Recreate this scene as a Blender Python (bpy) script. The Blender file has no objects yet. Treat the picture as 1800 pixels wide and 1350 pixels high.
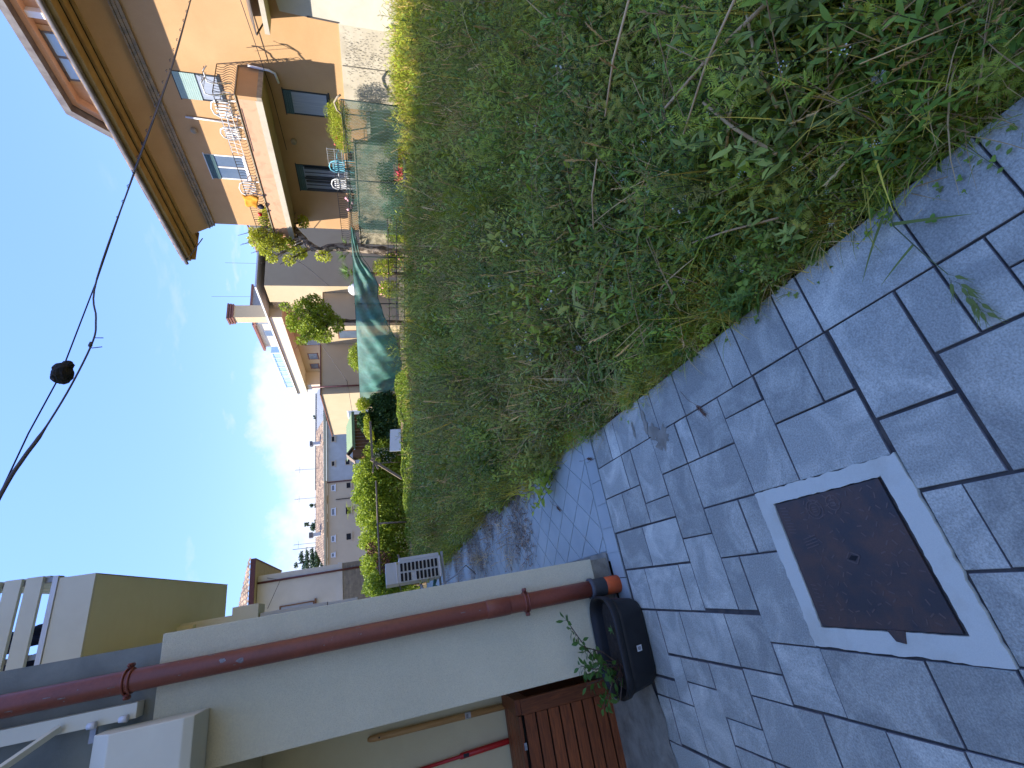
import bpy, bmesh, math, random
import numpy as np
from mathutils import Vector, Matrix
R = math.radians
rnd = random.Random(7)
S = bpy.context.scene
COL = S.collection

# ------------------------------------------------------------------ camera
H = 1.55
cam_d = bpy.data.cameras.new('camera')
cam = bpy.data.objects.new('camera', cam_d); COL.objects.link(cam); S.camera = cam
f_px, p_, r_, yaw = 815.0, math.atan(245 / 815.0), math.atan(-.052), R(25.23868)
F_ = Vector((math.sin(yaw) * math.cos(p_), math.cos(yaw) * math.cos(p_), -math.sin(p_)))
R0 = Vector((math.cos(yaw), -math.sin(yaw), 0)); U0 = R0.cross(F_)
Rr = math.cos(r_) * R0 + math.sin(r_) * U0
Ur = math.cos(r_) * U0 - math.sin(r_) * R0
# the phone was held sideways: the picture's right is the world's down
cam.matrix_world = Matrix(((-Ur.x, Rr.x, -F_.x, 0), (-Ur.y, Rr.y, -F_.y, 0), (-Ur.z, Rr.z, -F_.z, H), (0, 0, 0, 1)))
cam_d.sensor_width = 36; cam_d.lens = f_px / 1800 * 36
cam_d.clip_start = .02; cam_d.clip_end = 2000

# ------------------------------------------------------------------ sky, sun, exposure
sun_dir = Vector((-1.2, .4, 1.81)).normalized()
W = bpy.data.worlds.new('World'); S.world = W; W.use_nodes = True
nt = W.node_tree; nt.nodes.clear()
def N(nt, t, **k):
    n = nt.nodes.new(t)
    for a, b in k.items():
        if a == 'inp':
            for i, v in b.items(): n.inputs[i].default_value = v
        else: setattr(n, a, b)
    return n
sky = N(nt, 'ShaderNodeTexSky', sky_type='NISHITA', sun_disc=False, sun_elevation=math.asin(sun_dir.z),
        sun_rotation=math.atan2(sun_dir.x, sun_dir.y), altitude=50, air_density=.9, dust_density=.1, ozone_density=2.4)
tc = N(nt, 'ShaderNodeTexCoord'); sep = N(nt, 'ShaderNodeSeparateXYZ')
nt.links.new(tc.outputs['Generated'], sep.inputs[0])
def MA(nt, op, a, b=None, c=None, clamp=False):
    n = N(nt, 'ShaderNodeMath', operation=op, use_clamp=clamp)
    for i, v in enumerate((a, b, c)):
        if v is None: continue
        if isinstance(v, (int, float)): n.inputs[i].default_value = v
        else: nt.links.new(v, n.inputs[i])
    return n.outputs[0]
zc = MA(nt, 'MAXIMUM', sep.outputs[2], .0)
den = MA(nt, 'ADD', zc, .12)
cmb = N(nt, 'ShaderNodeCombineXYZ')
nt.links.new(MA(nt, 'DIVIDE', sep.outputs[0], den), cmb.inputs[0]); nt.links.new(MA(nt, 'DIVIDE', sep.outputs[1], den), cmb.inputs[1])
n1 = N(nt, 'ShaderNodeTexNoise', inp={'Scale': 2.6, 'Detail': 7.0, 'Roughness': .55, 'Distortion': .3})
nt.links.new(cmb.outputs[0], n1.inputs['Vector'])
n2 = N(nt, 'ShaderNodeTexNoise', inp={'Scale': 3.2, 'Detail': 8.0, 'Roughness': .6})
nt.links.new(tc.outputs['Generated'], n2.inputs['Vector'])
n3 = N(nt, 'ShaderNodeTexNoise', inp={'Scale': 14.0, 'Detail': 8.0, 'Roughness': .65})
nt.links.new(tc.outputs['Generated'], n3.inputs['Vector'])
# cloud bank lying along the horizon, ragged top
top = MA(nt, 'ADD', MA(nt, 'MULTIPLY', n2.outputs[0], .30), MA(nt, 'MULTIPLY', n3.outputs[0], .10))
bank = MA(nt, 'MULTIPLY', MA(nt, 'SUBTRACT', MA(nt, 'SUBTRACT', top, sep.outputs[2]), .0), 22, clamp=True)
wisp = MA(nt, 'MULTIPLY', MA(nt, 'SUBTRACT', n1.outputs[0], .60), 6.0, clamp=True)
low = MA(nt, 'MULTIPLY', MA(nt, 'SUBTRACT', .42, sep.outputs[2]), 5.0, clamp=True)
wisp = MA(nt, 'MULTIPLY', MA(nt, 'MULTIPLY', wisp, low), .62)
mask = MA(nt, 'MAXIMUM', MA(nt, 'MULTIPLY', bank, .82), wisp, clamp=True)
mixc = N(nt, 'ShaderNodeMix', data_type='RGBA')
lowsky = N(nt, 'ShaderNodeMapRange', inp={'From Min': .0, 'From Max': .90, 'To Min': .24, 'To Max': 1.0}); nt.links.new(zc, lowsky.inputs[0])
skyv = N(nt, 'ShaderNodeHueSaturation'); nt.links.new(sky.outputs[0], skyv.inputs['Color']); nt.links.new(lowsky.outputs[0], skyv.inputs['Value'])
nt.links.new(mask, mixc.inputs['Factor']); nt.links.new(skyv.outputs[0], mixc.inputs['A'])
mixc.inputs['B'].default_value = (1.32, 1.35, 1.47, 1)
hs = N(nt, 'ShaderNodeHueSaturation', inp={'Saturation': 1.15, 'Hue': .516})
nt.links.new(mixc.outputs['Result'], hs.inputs['Color'])
bg = N(nt, 'ShaderNodeBackground', inp={'Strength': .15}); nt.links.new(hs.outputs[0], bg.inputs[0])
wo = N(nt, 'ShaderNodeOutputWorld'); nt.links.new(bg.outputs[0], wo.inputs[0])

sun_d = bpy.data.lights.new('sun', 'SUN'); sun_d.energy = 2.0; sun_d.angle = R(.5); sun_d.color = (1, .93, .82)
sun = bpy.data.objects.new('sun', sun_d); COL.objects.link(sun)
sun.rotation_euler = sun_dir.to_track_quat('Z', 'Y').to_euler(); sun.location = (-20, 10, 40)
vs = S.view_settings; vs.view_transform = 'Standard'; vs.look = 'None'; vs.gamma = 1; vs.exposure = 2.47
vs.use_curve_mapping = False
S.render.film_transparent = False
S.cycles.max_bounces = 6; S.cycles.transparent_max_bounces = 12
S.cycles.use_denoising = True

# ------------------------------------------------------------------ materials
def mat(name, col, rough=.8, col2=None, scale=4.0, amt=1.0, bump=0.0, bscale=60.0, spec=.4, metal=0.0, rand=0.0,
        stretch=None, speck=0.0, speckscale=300.0, coord='Object', trans=0.0, contrast=(.35, .65), dist=.3, bdist=.004):
    m = bpy.data.materials.new(name); m.use_nodes = True
    t = m.node_tree; b = t.nodes['Principled BSDF']
    b.inputs['Roughness'].default_value = rough; b.inputs['Metallic'].default_value = metal
    b.inputs['Specular IOR Level'].default_value = spec
    if coord == 'World':
        g = N(t, 'ShaderNodeNewGeometry'); vec = g.outputs['Position']
    else:
        g = N(t, 'ShaderNodeTexCoord'); vec = g.outputs[coord]
    if stretch:
        mp = N(t, 'ShaderNodeMapping', inp={'Scale': stretch}); t.links.new(vec, mp.inputs[0]); vec = mp.outputs[0]
    no = N(t, 'ShaderNodeTexNoise', inp={'Scale': scale, 'Detail': 6.0, 'Roughness': .62, 'Distortion': dist}); t.links.new(vec, no.inputs['Vector'])
    mr = N(t, 'ShaderNodeMapRange', inp={'From Min': contrast[0], 'From Max': contrast[1]}); t.links.new(no.outputs[0], mr.inputs[0])
    c2 = col2 if col2 else tuple(c * .8 for c in col)
    mx = N(t, 'ShaderNodeMix', data_type='RGBA'); mx.inputs['A'].default_value = (*col, 1); mx.inputs['B'].default_value = (*c2, 1)
    t.links.new(MA(t, 'MULTIPLY', mr.outputs[0], amt), mx.inputs['Factor'])
    out = mx.outputs['Result']
    if speck:
        sp = N(t, 'ShaderNodeTexNoise', inp={'Scale': speckscale, 'Detail': 3.0, 'Roughness': .7}); t.links.new(vec, sp.inputs['Vector'])
        sr = N(t, 'ShaderNodeMapRange', inp={'From Min': .3, 'From Max': .7, 'To Min': 1 - speck, 'To Max': 1 + speck}); t.links.new(sp.outputs[0], sr.inputs[0])
        h2 = N(t, 'ShaderNodeHueSaturation'); t.links.new(out, h2.inputs['Color']); t.links.new(sr.outputs[0], h2.inputs['Value']); out = h2.outputs[0]
    if rand:
        oi = N(t, 'ShaderNodeObjectInfo')
        rr = N(t, 'ShaderNodeMapRange', inp={'To Min': 1 - rand, 'To Max': 1 + rand}); t.links.new(oi.outputs['Random'], rr.inputs[0])
        h3 = N(t, 'ShaderNodeHueSaturation'); t.links.new(out, h3.inputs['Color']); t.links.new(rr.outputs[0], h3.inputs['Value']); out = h3.outputs[0]
    t.links.new(out, b.inputs['Base Color'])
    if bump:
        bn = N(t, 'ShaderNodeTexNoise', inp={'Scale': bscale, 'Detail': 6.0, 'Roughness': .65}); t.links.new(vec, bn.inputs['Vector'])
        bu = N(t, 'ShaderNodeBump', inp={'Strength': bump, 'Distance': bdist}); t.links.new(bn.outputs[0], bu.inputs['Height']); t.links.new(bu.outputs[0], b.inputs['Normal'])
    if trans:
        tr = N(t, 'ShaderNodeBsdfTranslucent'); t.links.new(out, tr.inputs[0])
        ms = N(t, 'ShaderNodeMixShader', inp={0: trans}); t.links.new(b.outputs[0], ms.inputs[1]); t.links.new(tr.outputs[0], ms.inputs[2])
        t.links.new(ms.outputs[0], t.nodes['Material Output'].inputs[0])
    return m

def leafmat(name, c1, c2, c3=None, trans=.3, rough=.55, spread=.38):
    """leaf colour picked per plant (object random) and drifting within the plant"""
    m = bpy.data.materials.new(name); m.use_nodes = True
    t = m.node_tree; b = t.nodes['Principled BSDF']; b.inputs['Roughness'].default_value = rough; b.inputs['Specular IOR Level'].default_value = .35
    oi = N(t, 'ShaderNodeObjectInfo'); g = N(t, 'ShaderNodeNewGeometry')
    no = N(t, 'ShaderNodeTexNoise', inp={'Scale': 9.0, 'Detail': 3.0}); t.links.new(g.outputs['Position'], no.inputs['Vector'])
    no2 = N(t, 'ShaderNodeTexNoise', inp={'Scale': .9, 'Detail': 3.0}); t.links.new(g.outputs['Position'], no2.inputs['Vector'])
    mx = N(t, 'ShaderNodeMix', data_type='RGBA'); mx.inputs['A'].default_value = (*c1, 1); mx.inputs['B'].default_value = (*c2, 1)
    f = MA(t, 'ADD', MA(t, 'MULTIPLY', MA(t, 'SUBTRACT', no.outputs[0], .5), 2.4), MA(t, 'MULTIPLY', oi.outputs['Random'], 1.0), clamp=True)
    t.links.new(f, mx.inputs['Factor']); out = mx.outputs['Result']
    if c3:
        m3 = N(t, 'ShaderNodeMix', data_type='RGBA'); t.links.new(out, m3.inputs['A']); m3.inputs['B'].default_value = (*c3, 1)
        fr = N(t, 'ShaderNodeMath', operation='FRACT'); t.links.new(MA(t, 'MULTIPLY', oi.outputs['Random'], 7.31), fr.inputs[0])
        ff = MA(t, 'MULTIPLY', MA(t, 'SUBTRACT', MA(t, 'ADD', MA(t, 'MULTIPLY', fr.outputs[0], .5), no2.outputs[0]), .72), 5, clamp=True)
        t.links.new(ff, m3.inputs['Factor']); out = m3.outputs['Result']
    fr2 = N(t, 'ShaderNodeMath', operation='FRACT'); t.links.new(MA(t, 'MULTIPLY', oi.outputs['Random'], 3.77), fr2.inputs[0])
    vr = N(t, 'ShaderNodeMapRange', inp={'To Min': 1 - spread, 'To Max': 1 + spread}); t.links.new(fr2.outputs[0], vr.inputs[0])
    hv = N(t, 'ShaderNodeHueSaturation'); t.links.new(out, hv.inputs['Color']); t.links.new(vr.outputs[0], hv.inputs['Value']); out = hv.outputs[0]
    t.links.new(out, b.inputs['Base Color'])
    tr = N(t, 'ShaderNodeBsdfTranslucent'); t.links.new(out, tr.inputs[0])
    ms = N(t, 'ShaderNodeMixShader', inp={0: trans}); t.links.new(b.outputs[0], ms.inputs[1]); t.links.new(tr.outputs[0], ms.inputs[2])
    t.links.new(ms.outputs[0], t.nodes['Material Output'].inputs[0])
    return m

def meshmat(name, col, alpha, scale=None):
    """open weave: see-through between the threads"""
    m = bpy.data.materials.new(name); m.use_nodes = True
    t = m.node_tree; b = t.nodes['Principled BSDF']; b.inputs['Roughness'].default_value = .6
    g = N(t, 'ShaderNodeNewGeometry')
    no = N(t, 'ShaderNodeTexNoise', inp={'Scale': 2.2, 'Detail': 5.0, 'Roughness': .6}); t.links.new(g.outputs['Position'], no.inputs['Vector'])
    mx = N(t, 'ShaderNodeMix', data_type='RGBA'); mx.inputs['A'].default_value = (*col, 1); mx.inputs['B'].default_value = (*[min(1, c * 1.8 + .01) for c in col], 1)
    mr = N(t, 'ShaderNodeMapRange', inp={'From Min': .4, 'From Max': .7}); t.links.new(no.outputs[0], mr.inputs[0]); t.links.new(mr.outputs[0], mx.inputs['Factor'])
    t.links.new(mx.outputs['Result'], b.inputs['Base Color'])
    tl = N(t, 'ShaderNodeBsdfTranslucent'); t.links.new(mx.outputs['Result'], tl.inputs[0])
    m1 = N(t, 'ShaderNodeMixShader', inp={0: .4}); t.links.new(b.outputs[0], m1.inputs[1]); t.links.new(tl.outputs[0], m1.inputs[2])
    tp = N(t, 'ShaderNodeBsdfTransparent')
    ms = N(t, 'ShaderNodeMixShader'); t.links.new(tp.outputs[0], ms.inputs[1]); t.links.new(m1.outputs[0], ms.inputs[2])
    n5 = N(t, 'ShaderNodeTexNoise', inp={'Scale': 1.1, 'Detail': 4.0}); t.links.new(g.outputs['Position'], n5.inputs['Vector'])
    t.links.new(MA(t, 'ADD', MA(t, 'MULTIPLY', MA(t, 'SUBTRACT', n5.outputs[0], .5), .8), alpha, clamp=True), ms.inputs[0])
    t.links.new(ms.outputs[0], t.nodes['Material Output'].inputs[0])
    return m

M = {}
M['paver'] = mat('paver', (0.329, 0.337, 0.274), .85, (0.615, 0.609, 0.475), 4.5, .9, .8, 190, .25, rand=.17, coord='World', speck=.30, speckscale=170, contrast=(.44, .75), dist=1.0, bdist=.004)
M['paver_edge'] = mat('dirty_paver_edge', (.13, .12, .11), .9, (.22, .21, .20), 14, 1, .8, 120, .2, coord='World')
M['bed'] = mat('joint_sand', (.045, .042, .040), .95, (.10, .085, .065), 12, 1, .6, 90, coord='World')
M['path'] = mat('stamped_path', (0.323, 0.360, 0.326), .8, (0.407, 0.445, 0.394), 2.5, .8, .25, 120, .3, rand=.03, coord='World', speck=.06)
M['mortar'] = mat('mortar', (0.317, 0.295, 0.219), .9, (0.178, 0.162, 0.119), 7, 1, .8, 70, .2, coord='World', speck=.15)
M['conc_white'] = mat('white_concrete', (0.557, 0.561, 0.445), .8, (0.418, 0.397, 0.283), 5, .8, .35, 90, .3, coord='World', speck=.06, contrast=(.5, .8))
M['iron'] = mat('rusty_cast_iron', (.080, .046, .030), .6, (.036, .032, .030), 7, 1, .3, 130, .5, coord='World', contrast=(.4, .6), speck=.2)
M['iron2'] = mat('raised_cast_iron', (.13, .085, .062), .5, (.075, .06, .052), 9, 1, .3, 130, .5, coord='World')
M['black'] = mat('black_void', (.01, .01, .01), .9)
M['render'] = mat('cream_render', (0.806, 0.725, 0.482), .9, (0.716, 0.651, 0.435), 2.2, .8, 1.0, 190, .2, coord='World', speck=.06, speckscale=120, bdist=.009)
M['render_beige'] = mat('beige_render', (0.707, 0.623, 0.377), .9, (0.654, 0.562, 0.333), 3, .8, .6, 150, .2, coord='World', bdist=.003)
M['cement'] = mat('grey_cement', (0.286, 0.300, 0.250), .9, (0.215, 0.222, 0.188), 4, 1, .5, 90, .2, coord='World')
M['yellow'] = mat('ochre_paint', (0.861, 0.798, 0.552), .85, (0.798, 0.724, 0.464), 2, .8, .2, 90, .2, coord='World')
M['offwhite'] = mat('offwhite_paint', (0.741, 0.694, 0.519), .55, (0.679, 0.624, 0.462), 4, .7, .08, 60, .4, coord='World')
M['white'] = mat('white_plastic', (.72, .73, .73), .4, (.66, .66, .65), 6, .6)
M['whitewall'] = mat('white_wall', (0.551, 0.537, 0.495), .85, (0.496, 0.484, 0.440), 1.5, .8, .1, 60, .2, coord='World')
M['pipe'] = mat('oxide_red_paint', (0.223, 0.058, 0.032), .38, (0.166, 0.048, 0.031), 6, .9, .12, 40, .45, speck=.1, speckscale=60)
M['scuff'] = mat('scuffed_zinc', (.28, .29, .29), .6, (.12, .07, .06), 30, 1)
M['orangepvc'] = mat('orange_pvc', (.75, .13, .03), .5, (.55, .10, .03), 20, .6)
M['greypvc'] = mat('grey_pvc', (.075, .08, .085), .6, (.10, .10, .10), 20, .8)
M['blackplastic'] = mat('black_plastic', (0.010, 0.010, 0.011), .5, (0.018, 0.018, 0.018), 12, .8, .15, 300, .4)
M['soil'] = mat('potting_soil', (.03, .022, .015), .95, (.06, .045, .03), 40, 1, 1, 80)
M['teak'] = mat('teak', (0.281, 0.074, 0.017), .5, (0.125, 0.032, 0.009), 5, 1, .2, 30, .4, rand=.25, stretch=(1.2, 14, 14), dist=1.2)
M['teak_v'] = mat('teak_upright', (0.232, 0.066, 0.017), .5, (0.116, 0.031, 0.009), 5, 1, .2, 30, .4, rand=.2, stretch=(14, 14, 1.2), dist=1.2)
M['beech'] = mat('beech_handle', (0.575, 0.333, 0.121), .45, (0.437, 0.230, 0.077), 5, 1, .05, 30, .4, stretch=(12, 12, 1), dist=.8)
M['red'] = mat('red_metal', (.50, .018, .018), .35, (.42, .015, .015), 6, .5)
M['orange'] = mat('orange_plaster', (0.522, 0.322, 0.165), .9, (0.456, 0.274, 0.135), .9, 1, .25, 60, .2, coord='World', contrast=(.3, .7), speck=.03, speckscale=30)
M['orange2'] = mat('orange_plaster_pale', (0.581, 0.370, 0.238), .9, (0.510, 0.302, 0.180), 1.4, 1, .15, 60, .2, coord='World')
M['dirtyorange'] = mat('water_stained_plaster', (0.581, 0.336, 0.213), .9, (0.370, 0.210, 0.131), 2.0, .9, .2, 50, .2, coord='World', contrast=(.5, .75), dist=1.5)
M['cornice'] = mat('weathered_cornice', (.34, .25, .17), .9, (.20, .17, .14), 6, 1, .6, 40, .2, coord='World', contrast=(.4, .6))
M['soffit'] = mat('ochre_soffit_board', (0.406, 0.263, 0.100), .8, (0.329, 0.203, 0.073), 3, 1, .15, 60, .2, coord='World')
M['gutter'] = mat('zinc_gutter', (.16, .145, .13), .5, (.10, .08, .07), 4, 1, .1, 40, .5, coord='World', metal=.3)
M['stonewall'] = mat('rough_stone_wall', (.34, .30, .21), .95, (.17, .15, .10), 3.5, 1, 1, 12, .2, coord='World', contrast=(.42, .58), bdist=.03)
M['cream'] = mat('cream_plaster', (0.476, 0.424, 0.335), .92, (0.385, 0.336, 0.257), 1.6, 1, .5, 40, .2, coord='World', contrast=(.42, .7), speck=.05, speckscale=40)
M['patchwhite'] = mat('white_patch_plaster', (0.541, 0.504, 0.429), .92, (0.476, 0.432, 0.359), 1.2, 1, .4, 50, .2, coord='World')
M['crack'] = mat('lichen_stain', (.12, .11, .09), .95, (.22, .20, .17), 9, 1, coord='World')
M['teal'] = mat('teal_shutter', (.055, .115, .13), .6, (.045, .09, .10), 4, .8, coord='World')
M['teal_light'] = mat('pale_green_shutter', (.33, .45, .42), .6, (.28, .40, .38), 4, .8, coord='World')
M['darkframe'] = mat('dark_frame', (.022, .028, .034), .5)
M['curtain'] = mat('net_curtain', (.34, .38, .45), .9, (.24, .28, .35), 3, 1, stretch=(1, 14, .3), coord='World')
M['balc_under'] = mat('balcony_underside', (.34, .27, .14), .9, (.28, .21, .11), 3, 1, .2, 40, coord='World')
M['ironwork'] = mat('black_ironwork', (.02, .018, .018), .5)
M['stone_trim'] = mat('stone_coping', (.34, .29, .21), .9, (.24, .20, .15), 8, 1, .4, 50, coord='World')
M['tan'] = mat('tan_wall', (0.487, 0.381, 0.227), .9, (0.452, 0.349, 0.205), 1, .8, .1, 30, .2, coord='World')
M['creamwhite'] = mat('cream_fascia', (0.623, 0.525, 0.373), .85, (0.589, 0.492, 0.342), 1, .8, .05, 30, coord='World')
M['roofbrown'] = mat('brown_roof_edge', (.19, .075, .05), .8, (.14, .06, .04), 5, 1, coord='World')
M['tile'] = mat('terracotta_tile', (.36, .255, .165), .9, (.12, .09, .07), 2.6, 1, .3, 30, .2, coord='World', contrast=(.38, .62), speck=.5, speckscale=6)
M['tile_grey'] = mat('grey_tin', (.20, .22, .23), .7, (.16, .17, .18), 2, 1, coord='World')
M['rowwhite'] = mat('row_white', (0.439, 0.441, 0.418), .9, (0.369, 0.366, 0.343), .7, 1, .1, 20, coord='World')
M['rowcream'] = mat('row_cream', (0.541, 0.425, 0.275), .9, (0.498, 0.386, 0.254), .5, 1, .1, 20, coord='World')
M['glass'] = mat('window_glass', (.07, .10, .14), .08, (.12, .15, .19), .8, 1, spec=.8, coord='World')
M['glassblue'] = mat('blue_glass_wall', (.25, .42, .58), .25, (.38, .52, .66), .5, 1, spec=.6, coord='World')
M['brickgrey'] = mat('grey_brick', (.27, .24, .19), .9, (.20, .18, .15), 5, 1, .2, 40, rand=.15, coord='World')
M['dkred'] = mat('dark_red_metal', (.105, .028, .024), .5, (.08, .022, .02), 5, .6, coord='World')
M['soffitcream'] = mat('cream_soffit', (.50, .44, .26), .85, coord='World')
M['wood'] = mat('weathered_timber', (.28, .22, .16), .85, (.17, .13, .10), 5, 1, .4, 40, .2, stretch=(3, 3, 3), coord='World', rand=.1)
M['greenroof'] = mat('green_corrugated_sheet', (.15, .22, .10), .7, (.12, .17, .09), 2, 1, coord='World')
M['bark'] = mat('bark', (.15, .11, .08), .95, (.075, .055, .045), 9, 1, 1, 25, .2, stretch=(1, 1, .35), contrast=(.4, .6), bdist=.02)
M['barkpale'] = mat('pale_flaking_bark', (.34, .27, .20), .95, (.10, .075, .055), 8, 1, 1, 25, .2, stretch=(1, 1, .5), contrast=(.45, .55), bdist=.02)
M['net'] = meshmat('green_net', (.035, .095, .070), .60)
M['tarp'] = meshmat('green_shade_cloth', (.060, .170, .138), .88)
M['rope'] = mat('dark_green_rope', (.012, .03, .025), .8)
M['cable'] = mat('cable_black', (.018, .018, .026), .55)
M['cablegrey'] = mat('cable_grey', (.10, .085, .08), .6)
M['nest'] = mat('dark_nest', (.014, .012, .009), .95, (.04, .032, .022), 14, 1, 1, 40, bdist=.02)
M['ground'] = mat('field_soil', (.055, .050, .028), .95, (.10, .085, .055), 3, 1, .8, 30, .1, coord='World')
M['drystraw'] = mat('dry_straw', (.80, .55, .27), .8, (.60, .38, .17), 9, 1, rand=.15, trans=.15)
M['drybrown'] = mat('dry_seed_head', (.22, .10, .06), .8, (.14, .07, .04), 20, 1)
M['acwhite'] = mat('ac_housing', (.56, .56, .52), .5, (.50, .50, .46), 4, .7, coord='World')
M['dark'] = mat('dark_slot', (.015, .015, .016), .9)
M['steel'] = mat('galvanised_steel', (.33, .34, .35), .5, (.26, .27, .28), 9, 1, metal=.4)
M['brass'] = mat('brass_valve', (.42, .36, .10), .4, metal=.4)
M['greentape'] = mat('green_insulation', (.03, .10, .07), .7)
M['cloth'] = mat('dark_cloth', (.012, .016, .03), .9, (.03, .03, .05), 4, 1)
M['brownwood'] = mat('brown_boards', (.20, .10, .055), .8, (.13, .065, .035), 4, 1, stretch=(1, 1, .2), coord='World')
M['orangecloth'] = mat('orange_cloth', (.75, .34, .03), .8, (.65, .25, .02), 4, 1, trans=.2)
M['pinkcloth'] = mat('pink_cloth', (.72, .25, .35), .8, (.80, .55, .58), 12, 1)
M['bluechair'] = mat('light_blue_plastic', (.18, .52, .66), .5)
M['flowerred'] = mat('red_petal', (.55, .03, .05), .7, (.65, .10, .12), 20, 1)
M['flowerpink'] = mat('pink_petal', (.80, .30, .28), .7, (.85, .45, .40), 20, 1)
M['flowerwhite'] = mat('white_petal', (.62, .60, .45), .8)
M['floweryellow'] = mat('yellow_petal', (.65, .50, .05), .7)
M['labelpaper'] = mat('label_paper', (.62, .62, .60), .7)
M['ink'] = mat('printed_ink', (.03, .03, .035), .7)
# foliage
M['weed'] = leafmat('weed_leaf', (0.224, 0.318, 0.023), (0.382, 0.447, 0.033), (0.370, 0.377, 0.053))
M['weed_dark'] = leafmat('weed_leaf_deep', (0.135, 0.245, 0.026), (0.234, 0.351, 0.038), (0.295, 0.351, 0.064))
M['grass'] = leafmat('grass_blade', (0.271, 0.339, 0.025), (0.472, 0.477, 0.039), (0.801, 0.549, 0.077))
M['feather'] = leafmat('feathery_leaf', (0.261, 0.349, 0.028), (0.389, 0.442, 0.037), (0.455, 0.399, 0.056))
M['dry'] = leafmat('dry_grass', (0.634, 0.424, 0.158), (0.422, 0.250, 0.096), (0.774, 0.543, 0.219), trans=.2)
M['stem'] = mat('green_stem', (.12, .16, .05), .7, (.10, .10, .05), 20, 1)
M['photinia'] = leafmat('hedge_leaf', (0.173, 0.262, 0.022), (0.360, 0.442, 0.040), None, trans=.35, spread=.06)
M['darkivy'] = leafmat('ivy_leaf', (0.035, 0.084, 0.020), (0.084, 0.161, 0.039), None, trans=.2, spread=.06)
M['limeleaf'] = leafmat('lime_leaf', (0.213, 0.302, 0.035), (0.358, 0.432, 0.060), (0.470, 0.367, 0.130), trans=.35, spread=.06)
M['treeleaf'] = leafmat('tree_leaf', (0.261, 0.343, 0.025), (0.490, 0.501, 0.047), None, trans=.35, spread=.06)
M['conifer'] = leafmat('conifer_needles', (.020, .050, .020), (.040, .080, .030), None, trans=.1, spread=.06)
M['potleaf'] = leafmat('privet_leaf', (0.083, 0.182, 0.033), (0.128, 0.252, 0.050), None, trans=.3, rough=.35, spread=.06)
M['palm'] = leafmat('palm_leaf', (0.130, 0.221, 0.060), (0.208, 0.286, 0.084), None, spread=.06)

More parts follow.
